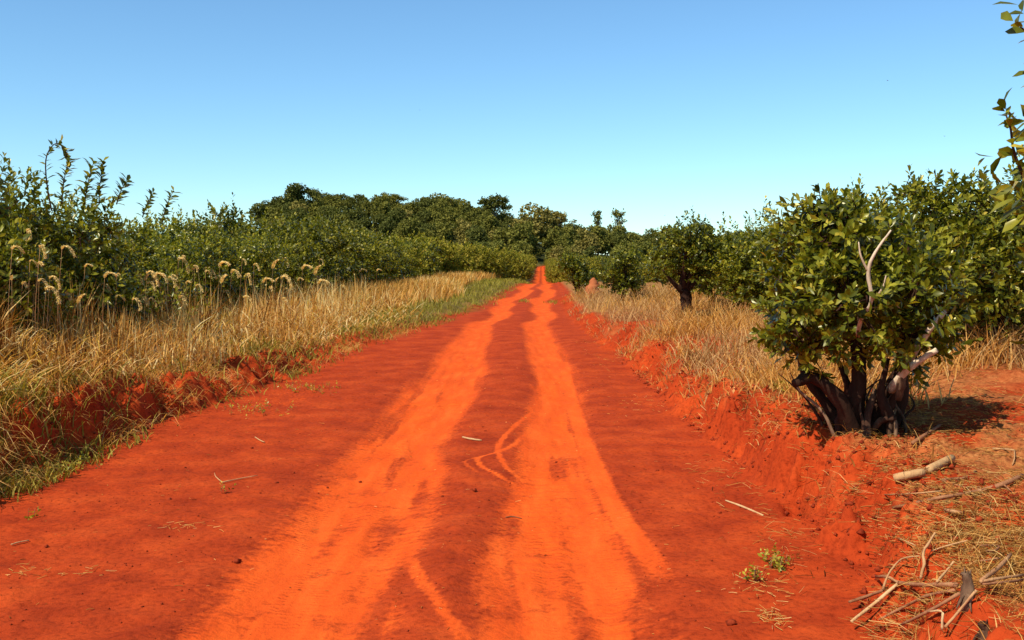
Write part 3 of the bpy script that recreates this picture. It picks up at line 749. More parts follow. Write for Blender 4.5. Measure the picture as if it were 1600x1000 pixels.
fv = [forest_variant(500 + k, [11, 12.5, 13, 10, 12, 12][k], [10, 11, 10, 10, 11.5, 9][k], ['forest_dark', 'forest_dark', 'forest_mid', 'forest_mid', 'forest_dark', 'forest_mid'][k], 13, 2600, .06) for k in range(6)]
fv += [forest_variant(510 + k, 11, 9, 'forest_pale', 12, 2400, .08) for k in range(1)]
fv_pale = [forest_variant(520 + k, 11, 8, 'forest_pale', 10, 2000, .25) for k in range(2)]
fv_low = [forest_variant(530 + k, 5.2, 5.5, ['forest_mid', 'forest_dark', 'forest_pale'][k], 9, 1200, .1, .85, .5) for k in range(3)]
FG = 'trees of the distant forest'
def ftree(var, x, y, s, label, rz=None, name='forest_tree', group=FG, dz=0.0, sz=None):
    o = thing(name, label, 'tree', (x, y, hz(x, y) - .2 + dz), group)
    o.rotation_euler = (0, 0, rs.rand() * 6.28 if rz is None else rz); o.scale = (s, s, sz or s)
    link('crown', var[0], o); link('trunk', var[1], o)
    return o
def at_col(px, y): return (px - 800) / F * y
pts = []
def too_close(x, y, r): return any((x - a) ** 2 + (y - b) ** 2 < r * r for a, b in pts)
for k in range(4000):
    if len(pts) > 168: break
    y = 312 + 100 * rs.rand(); x = (410 + 810 * rs.rand() - 800) / F * y
    if too_close(x, y, 5.4): continue
    pts.append((x, y))
for (x, y) in pts:
    edge = x > 38; v = rs.randint(7)
    tone = 'dark green' if v in (0, 1, 4) else 'olive green' if v < 6 else 'pale olive'
    lab = tone + ' lower tree of the forest edge right of the hill' if edge else tone + (' rounded tree massed high on the forested hill' if y > 365 else ' rounded tree massed low on the front of the hill')
    ftree(fv[v], x, y, (.72 + .34 * rs.rand()) * (.86 if edge else 1) * I(y, [330, 360, 395], [1, .97, .92]), lab)
for k in range(34):
    y = 378 + 30 * rs.rand(); x = (430 + 330 * rs.rand() - 800) / F * y; v = rs.randint(6)
    ftree(fv[v], x, y, .78 + .26 * rs.rand(), ('dark green' if v in (0, 1, 4) else 'olive green') + ' rounded tree massed high on the forested hill')
for k in range(17):
    px = 965 + 260 * (k + rs.rand()) / 17; y = 322 + 26 * rs.rand(); v = rs.randint(6)
    ftree(fv[v], at_col(px, y), y, .72 + .22 * rs.rand(), ('dark green' if v in (0, 1, 4) else 'olive green') + ' lower tree of the forest edge right of the hill')
for k in range(84):
    y = 276 + 34 * rs.rand(); x = (-72 + 150 * rs.rand()) if k < 50 else -25 + 75 * rs.rand()
    ftree(fv_low[[0, 0, 1, 0, 2][k % 5]], x, y, .7 + .5 * rs.rand(), 'low bushy tree at the foot of the forested hill')
def special(px, ytop, d, var, h, label, name='forest_tree', wide=1.1):
    x = at_col(px, d)
    ztop = EYE + (HOR - ytop) / F * d - .8
    g = hz(x, d)
    s = (ztop - g) / h
    return ftree(var, x, d, s * wide, label, .3 * rs.normal(), name, FG, .2, s)
def open_variant(seed, h, heads, mat, leaf=.5):
    """a bare trunk with separate leafy heads: (x, z, r) each"""
    rg = np.random.RandomState(seed); tb = Tubes(); P = []
    tb.add([(0, 0, -1), (.2, 0, h * .3), (0, 0, h * .5)], [.4, .32, .24], 6, .1, .6)
    for (x, z, r) in heads:
        yv = rg.normal() * .5
        tb.add([(0, 0, h * .4), (x * .5, yv * .5, (h * .45 + z) / 2), (x, yv, z)], [.22, .15, .05], 5, .1, .6)
        for q in range(7):
            rr = r * (.3 + .35 * rg.rand()); o_ = rg.normal(size=3) * np.array([.62, .62, .38]) * r; o_[2] -= .25 * abs(o_[0])
            n = int(125 * rr * rr)
            d = norm(rg.normal(size=(n, 3))); P.append(np.array([[x, yv, z - .25 * r]]) + o_ + d * (rr * rg.rand(n)[:, None] ** .5) * np.array([[1.15, 1.15, .6]]) + .3 * rg.normal(size=(n, 3)))
            tb.add([(x * .7, yv * .7, z - r * 1.1), np.array([x, yv, z - .4 * r]) + o_ * .5, np.array([x, yv, z - .25 * r]) + o_], [.1, .07, .03], 4, .1, .6, 2)
    P = np.vstack(P); n = len(P)
    cm = leaf_mesh('crown', P, norm(rg.normal(size=(n, 3))), norm(rg.normal(size=(n, 3)) + np.array([[0, 0, .8]])), leaf * (.6 + .8 * rg.rand(n)), np.clip(.5 + .6 * (rg.rand(n) - .5), 0, 1), M[mat], 2, 1.4)
    return cm, tb.mesh('trunk', M['bark_far'])
special(463, 291, 392, forest_variant(601, 13, 9.5, 'forest_dark', 12, 2600, .3), 12.2, 'tall shaggy tree standing leftmost on the hill skyline')
special(497, 294, 398, open_variant(602, 13, [(-2.2, 11.6, 2.2), (.8, 12.0, 2.0), (3.2, 10.2, 1.9), (-.5, 10.2, 2.2), (4.6, 8.6, 1.6)], 'forest_dark'), 12.9, 'umbrella-topped tree with open stems beside the tall shaggy tree')
special(550, 301, 398, open_variant(603, 13, [(-3.4, 11.7, 1.9), (-1.4, 10.6, 2.2), (1.0, 10.9, 2.0), (3.4, 11.7, 1.6), (5, 11, 1.2), (0, 9, 2.5)], 'forest_dark'), 12.9, 'tree with two arching heads and sky showing through on the hill skyline')
special(612, 299, 400, open_variant(604, 13, [(-2.6, 12.2, 1.3), (-.8, 10.6, 2.2), (2, 11.6, 2.0), (4.4, 11, 1.3), (.6, 9, 2.6)], 'forest_mid'), 12.9, 'pale ragged tree with feathery tips on the hill skyline')
special(685, 306, 395, forest_variant(605, 12, 13, 'forest_mid', 14, 3000, .25, .75), 11.2, 'broad domed olive tree in the middle of the hill skyline')
special(771, 302, 380, open_variant(606, 13, [(-2.8, 11.2, 1.5), (-1.2, 12.1, 1.4), (.8, 12.4, 1.3), (2.6, 11.5, 1.2), (3.6, 10, 1.6), (.8, 10.2, 1.5), (-.6, 9.0, 1.8)], 'forest_dark'), 12.9, 'lone flat-topped open tree rising above the hill skyline')
special(836, 316, 352, forest_variant(607, 13, 11, 'forest_pale', 14, 3200, .15, 1.0), 12.2, 'large pale olive tree rounded like a dome above the road end')
special(866, 326, 360, open_variant(608, 12, [(-2, 10.2, 1.8), (.4, 10.9, 1.6), (2.6, 9.6, 1.5), (0, 8.6, 2)], 'forest_pale'), 11.7, 'thin grey-green tree leaning out beside the large pale olive tree')
special(934, 325, 345, open_variant(609, 13, [(-.5, 12.0, .85), (.2, 10.8, .9), (-.3, 9.4, .9), (.3, 8, 1.1), (0, 6.4, 1.2)], 'forest_dark'), 12.6, 'narrow dark tree, left one of the tall pair right of the hill', wide=.8)
special(962, 325, 347, open_variant(610, 13, [(-.4, 12.0, .9), (1.4, 11.3, .95), (2.4, 9.7, .8), (.2, 10.0, .7), (-.6, 7.4, .7), (-.5, 5.6, 1.1)], 'forest_mid'), 12.6, 'open-headed tree, right one of the tall pair right of the hill', wide=.85)
special(1095, 344, 330, open_variant(611, 11, [(-1.6, 9.8, 1.4), (0, 10.2, 1.4), (1.6, 9.4, 1.5), (0, 8, 2)], 'forest_dark'), 10.8, 'upright dark tree showing above the shrubs on the right skyline')
special(1045, 355, 330, forest_variant(612, 10, 9, 'forest_dark', 10, 1800, .2, .8), 9.6, 'flat broad dark tree on the skyline behind the thick-trunked mate tree')
special(1165, 362, 335, forest_variant(613, 9, 9, 'forest_mid', 10, 1600, .2, .8), 8.6, 'low domed tree on the right skyline beside the big leafy trees')

# ------------------------------------------------------------------ grasses
def blades(name, x, y, h, w, lean, leandir, tint, mat, curl=.5, z=None, props=None, tipdrop=None):
    n = len(x); z = height(x, y) - .01 if z is None else z
    p0 = np.stack([x, y, z], -1)
    ld = np.stack([np.cos(leandir), np.sin(leandir), np.zeros(n)], -1)
    fa = rs.rand(n) * 6.28
    sd_ = np.stack([np.cos(fa), np.sin(fa), np.zeros(n)], -1)
    def P(t): 
        out = lean * (t ** (1 + curl)) * h
        up = h * t * np.sqrt(np.clip(1 - (lean * t ** curl * .8) ** 2, .05, 1)) if tipdrop is None else h * t - tipdrop * h * t ** 2.5
        return p0 + ld * out[:, None] + np.array([[0, 0, 1.]]) * up[:, None]
    c = [P(np.full(n, t)) for t in (0, .38, .72, 1.)]
    ww = np.asarray(w)[:, None] * .5
    v = np.stack([c[0] - sd_ * ww * .8, c[0] + sd_ * ww * .8, c[1] - sd_ * ww, c[1] + sd_ * ww, c[2] - sd_ * ww * .7, c[2] + sd_ * ww * .7, c[3]], 1)
    f = np.array([[0, 1, 3], [0, 3, 2], [2, 3, 5], [2, 5, 4], [4, 5, 6]])
    F_ = (np.arange(n) * 7)[:, None, None] + f[None]
    me = mesh_from(name, v.reshape(-1, 3), F_.reshape(-1, 3), {'tint': np.repeat(tint, 7)}, [M[mat]])
    return me
def scatter(n, ylo, yhi, xfun, power=1.0):
    """points in view, denser close by"""
    y = ylo * (yhi / ylo) ** rs.rand(n)
    a, b = xfun(y)
    x = a + (b - a) * rs.rand(n)
    return x, y
def stuff(name, me, label):
    o = link(name, me, kind='stuff'); o['label'] = label; o['category'] = 'grass' if 'grass' in name or 'weed' in name else 'litter'
    return o

# left: tall dry grass on the bank
x, y = scatter(46000, 6.6, 34, lambda y: (np.maximum(-.56 * y - .4, -7.2 - .02 * y), xl(y) - .12))
den = fbm(x * .8, y * .8, 3, 71); sl = xl(y) - x
k = (rs.rand(len(x)) < .42 + 1.3 * den + .2 * sstep(0, 1.5, sl)) & (y < 30 + 4 * rs.rand(len(x))) & (sl > .3 + .35 * den + (1.3 + 1.6 * fbm(x * .5, y * .3, 2, 78)) * sstep(15, 27, y))
x, y, sl, den = x[k], y[k], sl[k], den[k]
n = len(x)
h = (.18 + .58 * sstep(.2, 1.7, sl)) * (.45 + .75 * rs.rand(n)) * (1 + .5 * den) * (1 + .9 * fbm(x * 2.6, y * 2.6, 2, 74)) * I(y, [6, 14, 20, 34], [1, 1, .85, .7])
tn = np.clip(.46 + 1.0 * (rs.rand(n) - .5) + .5 * fbm(x * .5, y * .5, 3, 72) + .12 * sstep(12, 22, y), 0, 1)
stuff('dry_grass', blades('dry_grass', x, y, h, .004 + .005 * rs.rand(n) + .012 * (rs.rand(n) > .8) + .00025 * y, .06 + .6 * rs.rand(n) ** 2.2, rs.rand(n) * 6.28, tn, 'straw', .9), 'tall golden dry grass along the left bank')
x, y = scatter(9000, 6.8, 26, lambda y: (np.maximum(-.56 * y - .4, -6.6), xl(y) - .4)); n = len(x)
z = height(x, y) + .05 + .38 * rs.rand(n) * sstep(.2, 1.2, xl(y) - x)
stuff('broken_grass', blades('broken_grass', x, y, .10 + .25 * rs.rand(n), .005 + .009 * rs.rand(n) + .0003 * y, .7 + .7 * rs.rand(n), rs.rand(n) * 6.28, np.clip(.62 + .8 * (rs.rand(n) - .5), 0, 1), 'straw', .1, z, None, .2 + .9 * rs.rand(n)), 'bent and broken pale blades tangled in the tall left grass')
# straws flopping over the bank
x, y = scatter(9000, 6.2, 24, lambda y: (xl(y) - .7, xl(y) + .02)); k = rs.rand(len(x)) < .3 + 1.7 * np.maximum(fbm(x * .9, y * 1.5, 3, 98), -.1); x, y = x[k], y[k]; n = len(x)
stuff('drooping_grass', blades('drooping_grass', x, y, .12 + .30 * rs.rand(n) ** 1.5, .004 + .004 * rs.rand(n), .8 + .5 * rs.rand(n), -.3 + 1.1 * rs.normal(size=n), np.clip(.55 + .5 * (rs.rand(n) - .5), 0, 1), 'straw', .2, None, None, .7 + .6 * rs.rand(n)), 'pale dry straws flopping over the left bank face')
x, y = scatter(5200, 4.6, 22, lambda y: (xr(y) + .05, xr(y) + .62)); n = len(x)
k = rs.rand(n) < .35 + 1.6 * fbm(x * 2, y * 1.6, 3, 88); x, y = x[k], y[k]; n = len(x)
stuff('root_grass', blades('root_grass', x, y, .05 + .16 * rs.rand(n) ** 2, .003 + .004 * rs.rand(n), .7 + .6 * rs.rand(n), math.pi + 1.0 * rs.normal(size=n), np.clip(.45 + .9 * (rs.rand(n) - .5), 0, 1), 'straw', .2, None, None, .6 + .7 * rs.rand(n)), 'short straws and roots hanging on the right bank face')
# greener blades: low on the bank, then the verge where the bank runs out
x, y = scatter(32000, 6.4, 90, lambda y: (np.maximum(xl(y) - 2.6 - 1.2 * sstep(20, 40, y), -.56 * y - .4), xl(y) + .25))
sl = xl(y) - x; den = fbm(x * .9, y * .6, 3, 75)
pr = np.where(y < 14, (.22 + 1.6 * np.maximum(den, 0)) * np.where(sl < .35, .75, 1.), .5 + .6 * den) * (1 - .6 * sstep(1.2, 2.5, sl) * sstep(34, 22, y)) * np.where(sl < .1, .25 + (den > .2) * .5, 1)
k = rs.rand(len(x)) < pr; x, y, sl = x[k], y[k], sl[k]; n = len(x)
h = I(y, [6, 14, 18, 30, 80], [.30, .26, .22, .22, .28]) * (.4 + .9 * rs.rand(n)) * (.45 + .55 * sstep(-.2, .6, sl))
stuff('green_grass', blades('green_grass', x, y, h, .006 + .006 * rs.rand(n) + .0003 * y, .3 + .7 * rs.rand(n), rs.rand(n) * 6.28, np.clip(.42 + .8 * (rs.rand(n) - .5), 0, 1), 'green', .7), 'green and yellowing grass on the left verge of the road')
x = np.concatenate([.42 + .09 * rs.normal(size=90), 1.5 + .12 * rs.normal(size=90)]); y = np.concatenate([38.5 + .8 * rs.normal(size=90), 37.5 + .9 * rs.normal(size=90)]); n = len(x)
stuff('road_grass', blades('road_grass', x, y, .04 + .08 * rs.rand(n), .015 + .01 * rs.rand(n), .4 + .6 * rs.rand(n), rs.rand(n) * 6.28, np.clip(.5 + .8 * (rs.rand(n) - .5), 0, 1), 'green', .6), 'low grass tufts growing between the far wheel tracks')
# golden grass between the road and the far shrubs
x, y = scatter(20000, 28, 95, lambda y: (np.full_like(y, -6.3), xl(y) - 1.1 - 1.4 * sstep(35, 55, y))); n = len(x)
sl = xl(y) - x; k = rs.rand(n) < sstep(.9, 3.2, sl + 1.4 * fbm(x * .6, y * .2, 3, 79)); x, y, sl = x[k], y[k], sl[k]; n = len(x)
h = (.2 + .42 * sstep(.5, 2.6, sl)) * (.6 + .7 * rs.rand(n))
stuff('far_dry_grass', blades('far_dry_grass', x, y, h, .01 + .0007 * y, .2 + .5 * rs.rand(n), rs.rand(n) * 6.28, np.clip(.5 + .5 * (rs.rand(n) - .5) + .4 * fbm(x * .3, y * .15, 2, 77), 0, 1), 'straw', .7), 'golden dry grass between the road and the far left shrubs')
# right: dry grey-tan weeds
x, y = scatter(72000, 5.2, 42, lambda y: (xr(y) + .12, np.minimum(.56 * y + .5, 3 + .35 * y + 1)))
sr = x - xr(y); den = fbm(x * .7, y * .7, 3, 81)
bare = sstep(5.0, 6.9, y + 2.6 * den - 1.7 * sstep(2.5, 3.1, x))
k = rs.rand(len(x)) < (.50 + 1.2 * den) * np.clip(np.hypot(x - 3.9, (y - 20.6) / 2.2) - .35, .12, 1) * bare * (.45 + .55 * sstep(.15, .7, sr + .5 * den)); x, y, sr, den = x[k], y[k], sr[k], den[k]; n = len(x)
h = (.12 + .27 * sstep(.1, 1.0, sr)) * (.4 + .95 * rs.rand(n)) * (1 + .7 * den) * I(y, [6, 10, 20, 42], [.6, 1, .95, .95])
gray = sstep(-.35, .1, fbm(x * .45, y * .3, 3, 85))
a = rs.rand(n) < gray
for m_, sel, nm, lb in (('graystraw', a, 'grey_weeds', 'greyish dead weeds on the right bank around the mate trees'), ('straw', ~a, 'short_dry_grass', 'short golden dry grass on the right bank around the mate trees')):
    ns = int(sel.sum())
    stuff(nm, blades(nm, x[sel], y[sel], h[sel], .0045 + .006 * rs.rand(ns) + .0003 * y[sel], .3 + .7 * rs.rand(ns), rs.rand(ns) * 6.28, np.clip(.48 + .55 * (rs.rand(ns) - .5), 0, 1), m_, .6), lb)
# lying straw
x1, y1 = scatter(42000, 3.9, 12.5, lambda y: (xr(y) + .1, np.minimum(.54 * y + .3, 5.5)))
kk = rs.rand(len(x1)) < .5 + 1.3 * fbm(x1 * 1.7, y1 * 1.7, 3, 91); x1, y1 = x1[kk], y1[kk]
n2 = 4200; x2 = 2.15 + .55 * rs.normal(size=n2); y2 = 3.95 + .38 * rs.normal(size=n2); kk = x2 > xr(y2) - .02; x2, y2 = x2[kk], y2[kk]
x3, y3 = scatter(700, 4.2, 16, lambda y: (xl(y), xr(y)))
x4, y4 = scatter(2200, 5, 20, lambda y: (xr(y) - .45, xr(y) + .2))
kk = rs.rand(len(x4)) < .3 + 1.6 * fbm(x4 * 1.2, y4 * .8, 3, 92); x4, y4 = x4[kk], y4[kk]
def lying(x, y, ln, wd, lift, tn, mat, name):
    n = len(x); z = height(x, y) + .004 + lift
    a = rs.rand(n) * 6.28; d = np.stack([np.cos(a), np.sin(a), (rs.rand(n) - .45) * .5], -1)
    s = np.stack([-np.sin(a), np.cos(a), np.zeros(n)], -1)
    p = np.stack([x, y, z], -1)
    bow = (rs.rand(n)[:, None] - .3) * .12
    c = [p, p + d * ln[:, None] * .5 + np.array([[0, 0, 1.]]) * bow * ln[:, None], p + d * ln[:, None]]
    ww = wd[:, None] * .5
    v = np.stack([c[0] - s * ww, c[0] + s * ww, c[0] + np.array([[0, 0, 1.]]) * ww * 1.5, c[1] - s * ww, c[1] + s * ww, c[1] + np.array([[0, 0, 1.]]) * ww * 1.5, c[2] - s * ww, c[2] + s * ww, c[2] + np.array([[0, 0, 1.]]) * ww * 1.5], 1)
    f = []
    for q in (0, 3):
        for e in range(3):
            g = (e + 1) % 3; f += [[q + e, q + g, q + 3 + g, q + 3 + e]]
    F_ = (np.arange(n) * 9)[:, None, None] + np.array(f)[None]
    return mesh_from(name, v.reshape(-1, 3), F_.reshape(-1, 4), {'tint': np.repeat(tn, 9)}, [M[mat]])
X = np.concatenate([x1, x2, x3, x4]); Y = np.concatenate([y1, y2, y3, y4]); n = len(X)
ln = np.concatenate([.015 + .085 * rs.rand(len(x1)) ** 1.8, .03 + .13 * rs.rand(len(x2)) ** 1.6, .012 + .03 * rs.rand(len(x3)) ** 2, .04 + .09 * rs.rand(len(x4))])
lift = np.concatenate([.01 * rs.rand(len(x1)), .03 * rs.rand(len(x2)), np.zeros(len(x3)), .006 * rs.rand(len(x4))])
stuff('straw_litter', lying(X, Y, ln, .0012 + .0026 * rs.rand(n) ** 2, lift, np.clip(.36 + .9 * (rs.rand(n) - .5), 0, 1), 'straw', 'straw_litter'), 'loose pale straw lying on the red soil')
# tufts of standing straw in the right corner heap
n = 5000; x = 2.3 + .6 * rs.normal(size=n); y = 3.9 + .32 * rs.normal(size=n); k = (x > xr(y) + .05); x, y = x[k], y[k]; n = len(x)
stuff('straw_grass', blades('straw_grass', x, y, .03 + .10 * rs.rand(n) ** 1.4, .002 + .003 * rs.rand(n), .5 + .6 * rs.rand(n), rs.rand(n) * 6.28, np.clip(.55 + .5 * (rs.rand(n) - .5), 0, 1), 'straw', .4), 'matted dead straw in the bottom right corner')

# foxtail stalks with drooping plumes, left
def plume_mesh(seed, droop):
    rg = np.random.RandomState(seed); n = 260
    t = rg.rand(n)
    ang = droop * t
    L = .11 + .06 * rg.rand()
    cx_ = L * t * np.sin(ang * .9); cz_ = L * t * np.cos(ang * 1.15)
    th = rg.rand(n) * 6.28; rr = .018 * np.sin(math.pi * np.clip(t * .9 + .08, 0, 1)) ** .6
    pos = np.stack([cx_ + .4 * rr * np.cos(th), .5 * rr * np.sin(th), cz_ + .3 * rr * np.sin(th * 1.3)], -1)
    tang = np.stack([np.sin(ang * 1.6), np.zeros(n), np.cos(ang * 1.8)], -1)
    out = np.stack([np.cos(th), np.sin(th), .3 * np.sin(th)], -1)
    return leaf_mesh('seed_head', pos, norm(tang * .8 + out * .7), norm(rg.normal(size=(n, 3))), .024 * (.6 + .7 * rg.rand(n)), np.clip(.55 + .6 * (rg.rand(n) - .5), 0, 1), M['plume'], 2, .5)
plumes = [plume_mesh(800 + k, d) for k, d in enumerate((1.6, 2.0, 2.4, 1.2, .6, 1.9, 2.7))]
stalks = []
for k in range(3):
    tb = Tubes(); tb.add([(0, 0, 0), (.01, .02 * (k - 1), .5), (.05, .01, 1.0)], [.002, .0016, .0012], 4, 0, .62, 3); stalks.append(tb.mesh('stalk', M['stick']))
PL = [(35, 440), (70, 418), (95, 432), (120, 445), (150, 400), (160, 430), (205, 425), (260, 432), (290, 440), (320, 428), (345, 440), (360, 425), (385, 428), (440, 405), (15, 385), (62, 382), (42, 357), (10, 430), (92, 385), (440, 432), (300, 452), (150, 455), (230, 440), (280, 465), (350, 455), (410, 440), (120, 470), (60, 455), (180, 462), (465, 437), (490, 450), (520, 440), (395, 412), (425, 418), (30, 468), (98, 478)]
for k in range(100): PL.append((5 + 640 * rs.rand(), 395 + 76 * rs.rand() ** .7))
for k, (px, py) in enumerate(PL):
    d = (4.3 + 1.6 * rs.rand()) * F / (800 - px)
    if d > 42: continue
    q = T(px, py, d); g = hz(q[0], q[1]); hh = q[2] - g
    if hh < .25: continue
    o = thing('foxtail_grass', 'foxtail grass stalk with a drooping pale plume before the left shrubs', 'grass stalk', (q[0] - .03, q[1], g - .02), 'foxtail grass stalks on the left bank')
    o.rotation_euler = (0, 0, rs.normal() * .7)
    a = link('stalk', stalks[k % 3], o); a.scale = (hh, hh, hh)
    b = link('seed_head', plumes[rs.randint(7)], o, (.05 * hh, .01 * hh, hh - .01)); s = (.45 + .6 * rs.rand()) * min(max(d / 11, 1), 2.2); b.scale = (s, s, s)

# ------------------------------------------------------------------ wood lying about on the right bank
def hit(px, py, lift=0.0):
    """first ground point seen along the sight line of a photo pixel"""
    d = np.arange(3.2, 16, .012); x = (px - 800) / F * d; zr = EYE - (py - HOR) / F * d
    k = np.argmax(zr <= height(x, d) + lift)
    return np.array([x[k], d[k], zr[k]])
def y_heap(P): return P[:, 1].mean() < 4.9 and P[:, 0].mean() > 1.5
def branch(name, label, cat, px_pts, r, tint, lift=.0, zl=None, group=None, sides=7, gn=.12, side=None):
    """polyline of photo columns/rows resting on the bank surface"""
    P = []; gn = max(gn, .2) if cat != 'log' else .07; tint = tint * .84 if cat != 'log' else tint * .9
    for i, (px, py) in enumerate(px_pts):
        P.append(hit(px, py, (lift[i] if isinstance(lift, (list, tuple)) else lift) + r[min(i, len(r) - 1)] * .8))
    P = np.array(P)
    if y_heap(P): P[:, 2] += .012
    base = np.array([P[0][0], P[0][1], hz(P[0][0], P[0][1])])
    tb = Tubes()
    tb.add(P - base, np.interp(np.linspace(0, 1, len(P)), np.linspace(0, 1, len(r)), r), sides, gn, tint)
    if side:
        for (i, pts, rr) in side:
            Q_ = [P[i]]
            for (px, py, lf) in pts:
                Q_.append(hit(px, py, lf + rr))
            tb.add(np.array(Q_) - base, np.linspace(rr, rr * .5, len(Q_)), 6, gn, tint)
    me = tb.mesh(name, M['stick'])
    return thing(name, label, cat, tuple(base), group, me)
DB = 'dead branches on the right bank'
branch('dry_branch', 'pale straight stick reaching furthest down toward the road at bottom right', 'branch', [(1341, 986), (1372, 961), (1414, 924)], [.006, .008, .007], .95, [.03, .05, .06], group=DB)
branch('dry_branch', 'short dark reddish stick tip poking out left of the straw heap', 'branch', [(1337, 954), (1362, 946), (1391, 935)], [.006, .008, .007], .3, [.03, .04, .05], group=DB)
branch('dry_branch', 'thin curved pale stem arching above the forked reddish branch', 'branch', [(1390, 934), (1397, 913), (1406, 898), (1420, 884), (1446, 880)], [.005, .0045, .003], .8, [.05, .08, .1, .1, .06], group=DB)
branch('dry_branch', 'thick reddish branch lying level with a forked pale end against the stump', 'branch', [(1379, 913), (1397, 913), (1416, 923), (1460, 927), (1507, 927)], [.006, .008, .009, .01], .5, [.04, .05, .06, .07, .06], group=DB)
branch('dry_branch', 'long reddish stick sloping up to the foot of the stump', 'branch', [(1385, 983), (1425, 962), (1460, 945), (1504, 936)], [.005, .007, .007], .5, .04, group=DB)
branch('dry_branch', 'reddish stick parallel below the long sloping one near the bottom edge', 'branch', [(1418, 993), (1453, 976), (1486, 957), (1513, 941)], [.005, .007, .007], .45, .05, group=DB)
branch('dry_branch', 'knotty pale twig standing upright above the forked branch', 'branch', [(1450, 917), (1452, 905), (1455, 892), (1453, 873), (1462, 858), (1471, 842)], [.006, .007, .004], .85, [.03, .06, .09, .12, .12, .12], group=DB)
branch('dry_branch', 'short pale stub leaning left of the stump', 'branch', [(1476, 922), (1490, 905), (1502, 889)], [.005, .004], .8, .05, group=DB)
branch('dry_branch', 'thin straight stem crossing in front of the stump foot', 'branch', [(1491, 996), (1512, 970), (1539, 936)], [.005, .005], .75, .06, group=DB)
branch('dry_branch', 'white bent twig hooked down at the bottom edge', 'branch', [(1463, 971), (1484, 970), (1486, 984), (1486, 1000)], [.004, .0045, .005], 1.0, [.08, .09, .07, .03], group=DB)
branch('dry_branch', 'rough stick rising right of the stump to the picture edge', 'branch', [(1546, 920), (1572, 900), (1592, 877)], [.008, .008, .006], .55, .05, group=DB)
branch('dry_branch', 'lower pale stick running right from the stump out of view', 'branch', [(1544, 922), (1575, 917), (1612, 911)], [.006, .006, .005], .7, .05, group=DB)
branch('dry_branch', 'dark thin stick below the pale one running right from the stump', 'branch', [(1548, 926), (1580, 923), (1612, 919)], [.005, .005], .4, .04, group=DB)
branch('dry_branch', 'short pale twig on the bare slope above the straw heap', 'branch', [(1414, 851), (1428, 857), (1441, 863)], [.004, .004], .8, .02, group=DB)
branch('dry_branch', 'thin long stem lying above the stump', 'branch', [(1465, 872), (1495, 862), (1522, 855)], [.004, .003], .75, .03, group=DB)
branch('dry_branch', 'small dark looped twig by the right edge above the stump', 'branch', [(1542, 863), (1572, 863), (1566, 871), (1552, 872)], [.004, .004], .3, .03, group=DB)
branch('dry_branch', 'flat reddish stick by the right edge below the looped twig', 'branch', [(1543, 888), (1560, 886), (1576, 883)], [.004, .004], .5, .03, group=DB)
branch('dry_branch', 'long thin brown branch lying across the bare soil to the right edge', 'branch', [(1403, 798), (1466, 784), (1506, 777), (1538, 771), (1576, 760), (1606, 746)], [.008, .010, .012, .013], .42, .012, group=DB, side=[(4, [(1584, 766, .02), (1591, 773, .01)], .005)])
branch('dry_branch', 'thin pale stalk lying straight above the long brown branch', 'branch', [(1389, 777), (1435, 775), (1481, 771)], [.004, .004], .8, .006, group=DB)
branch('dry_branch', 'short brown split stick below the long brown branch', 'branch', [(1486, 805), (1500, 808), (1514, 810)], [.008, .01, .008], .6, .006, group=DB)
branch('dry_branch', 'dark crooked stick below the pair of cut logs', 'branch', [(1483, 754), (1497, 752), (1518, 749), (1533, 738)], [.012, .009, .006], .3, .006, group=DB)
branch('dry_branch', 'dark stick propped on the soil near the foot of the big tree', 'branch', [(1431, 695), (1450, 682), (1474, 666)], [.012, .013, .009], .35, .02, group=DB)
branch('dry_branch', 'pale short twig at the right edge above the long brown branch', 'branch', [(1558, 703), (1576, 704), (1593, 706)], [.006, .006], .75, .01, group=DB, side=[(2, [(1593, 718, .02), (1590, 730, .0)], .005)])
branch('dry_branch', 'pale straight stick lying on the road edge below the right bank', 'branch', [(1138, 786), (1165, 796), (1198, 810)], [.005, .0065, .006], .95, .004)
branch('cut_log', 'upper pale cut log tilted on the bare red soil', 'log', [(1457, 737), (1475, 728), (1494, 718)], [.022, .024, .022], .82, .012, sides=10, gn=.05, group='cut logs on the red soil')
branch('cut_log', 'lower knotty cut log lying left of the pale tilted one', 'log', [(1404, 750), (1423, 746), (1450, 741)], [.022, .024, .023], .72, .012, sides=10, gn=.09, group='cut logs on the red soil')
def stump(px, py, h, r, label, tint, top=.8):
    gx, gy, z = hit(px, py)
    tb = Tubes(); rg = np.random.RandomState(px)
    tb.add([(0, 0, -.04), (0, 0, h * .25), (.004, 0, h * .6), (-.006, 0, h * .9), (-.008, 0, h)], [r * 1.35, r * 1.1, r, r * .85, r * top], 11, .28, tint, 2)
    for k in range(5):
        a = rg.rand() * 6.28; tb.add([(math.cos(a) * r * .5, math.sin(a) * r * .5, h * .9), (math.cos(a) * r * .6, math.sin(a) * r * .6, h * (1.05 + .22 * rg.rand()))], [r * .35, r * .05], 4, .2, tint, 1)
    for k in range(4):
        a = rg.rand() * 6.28; tb.add([(math.cos(a) * r * .6, math.sin(a) * r * .6, h * .25), (math.cos(a) * r * 1.5, math.sin(a) * r * 1.5, 0), (math.cos(a) * r * 2.4, math.sin(a) * r * 2.4, -.03)], [r * .4, r * .3, r * .12], 6, .15, tint)
    thing('tree_stump', label, 'stump', (gx, gy, z), None, tb.mesh('tree_stump', M['bark']))
stump(1524, 946, .10, .019, 'grey weathered stump standing among the fallen branches', .62)
stump(1553, 1006, .05, .018, 'small dark stump end at the bottom edge in the straw', .5)

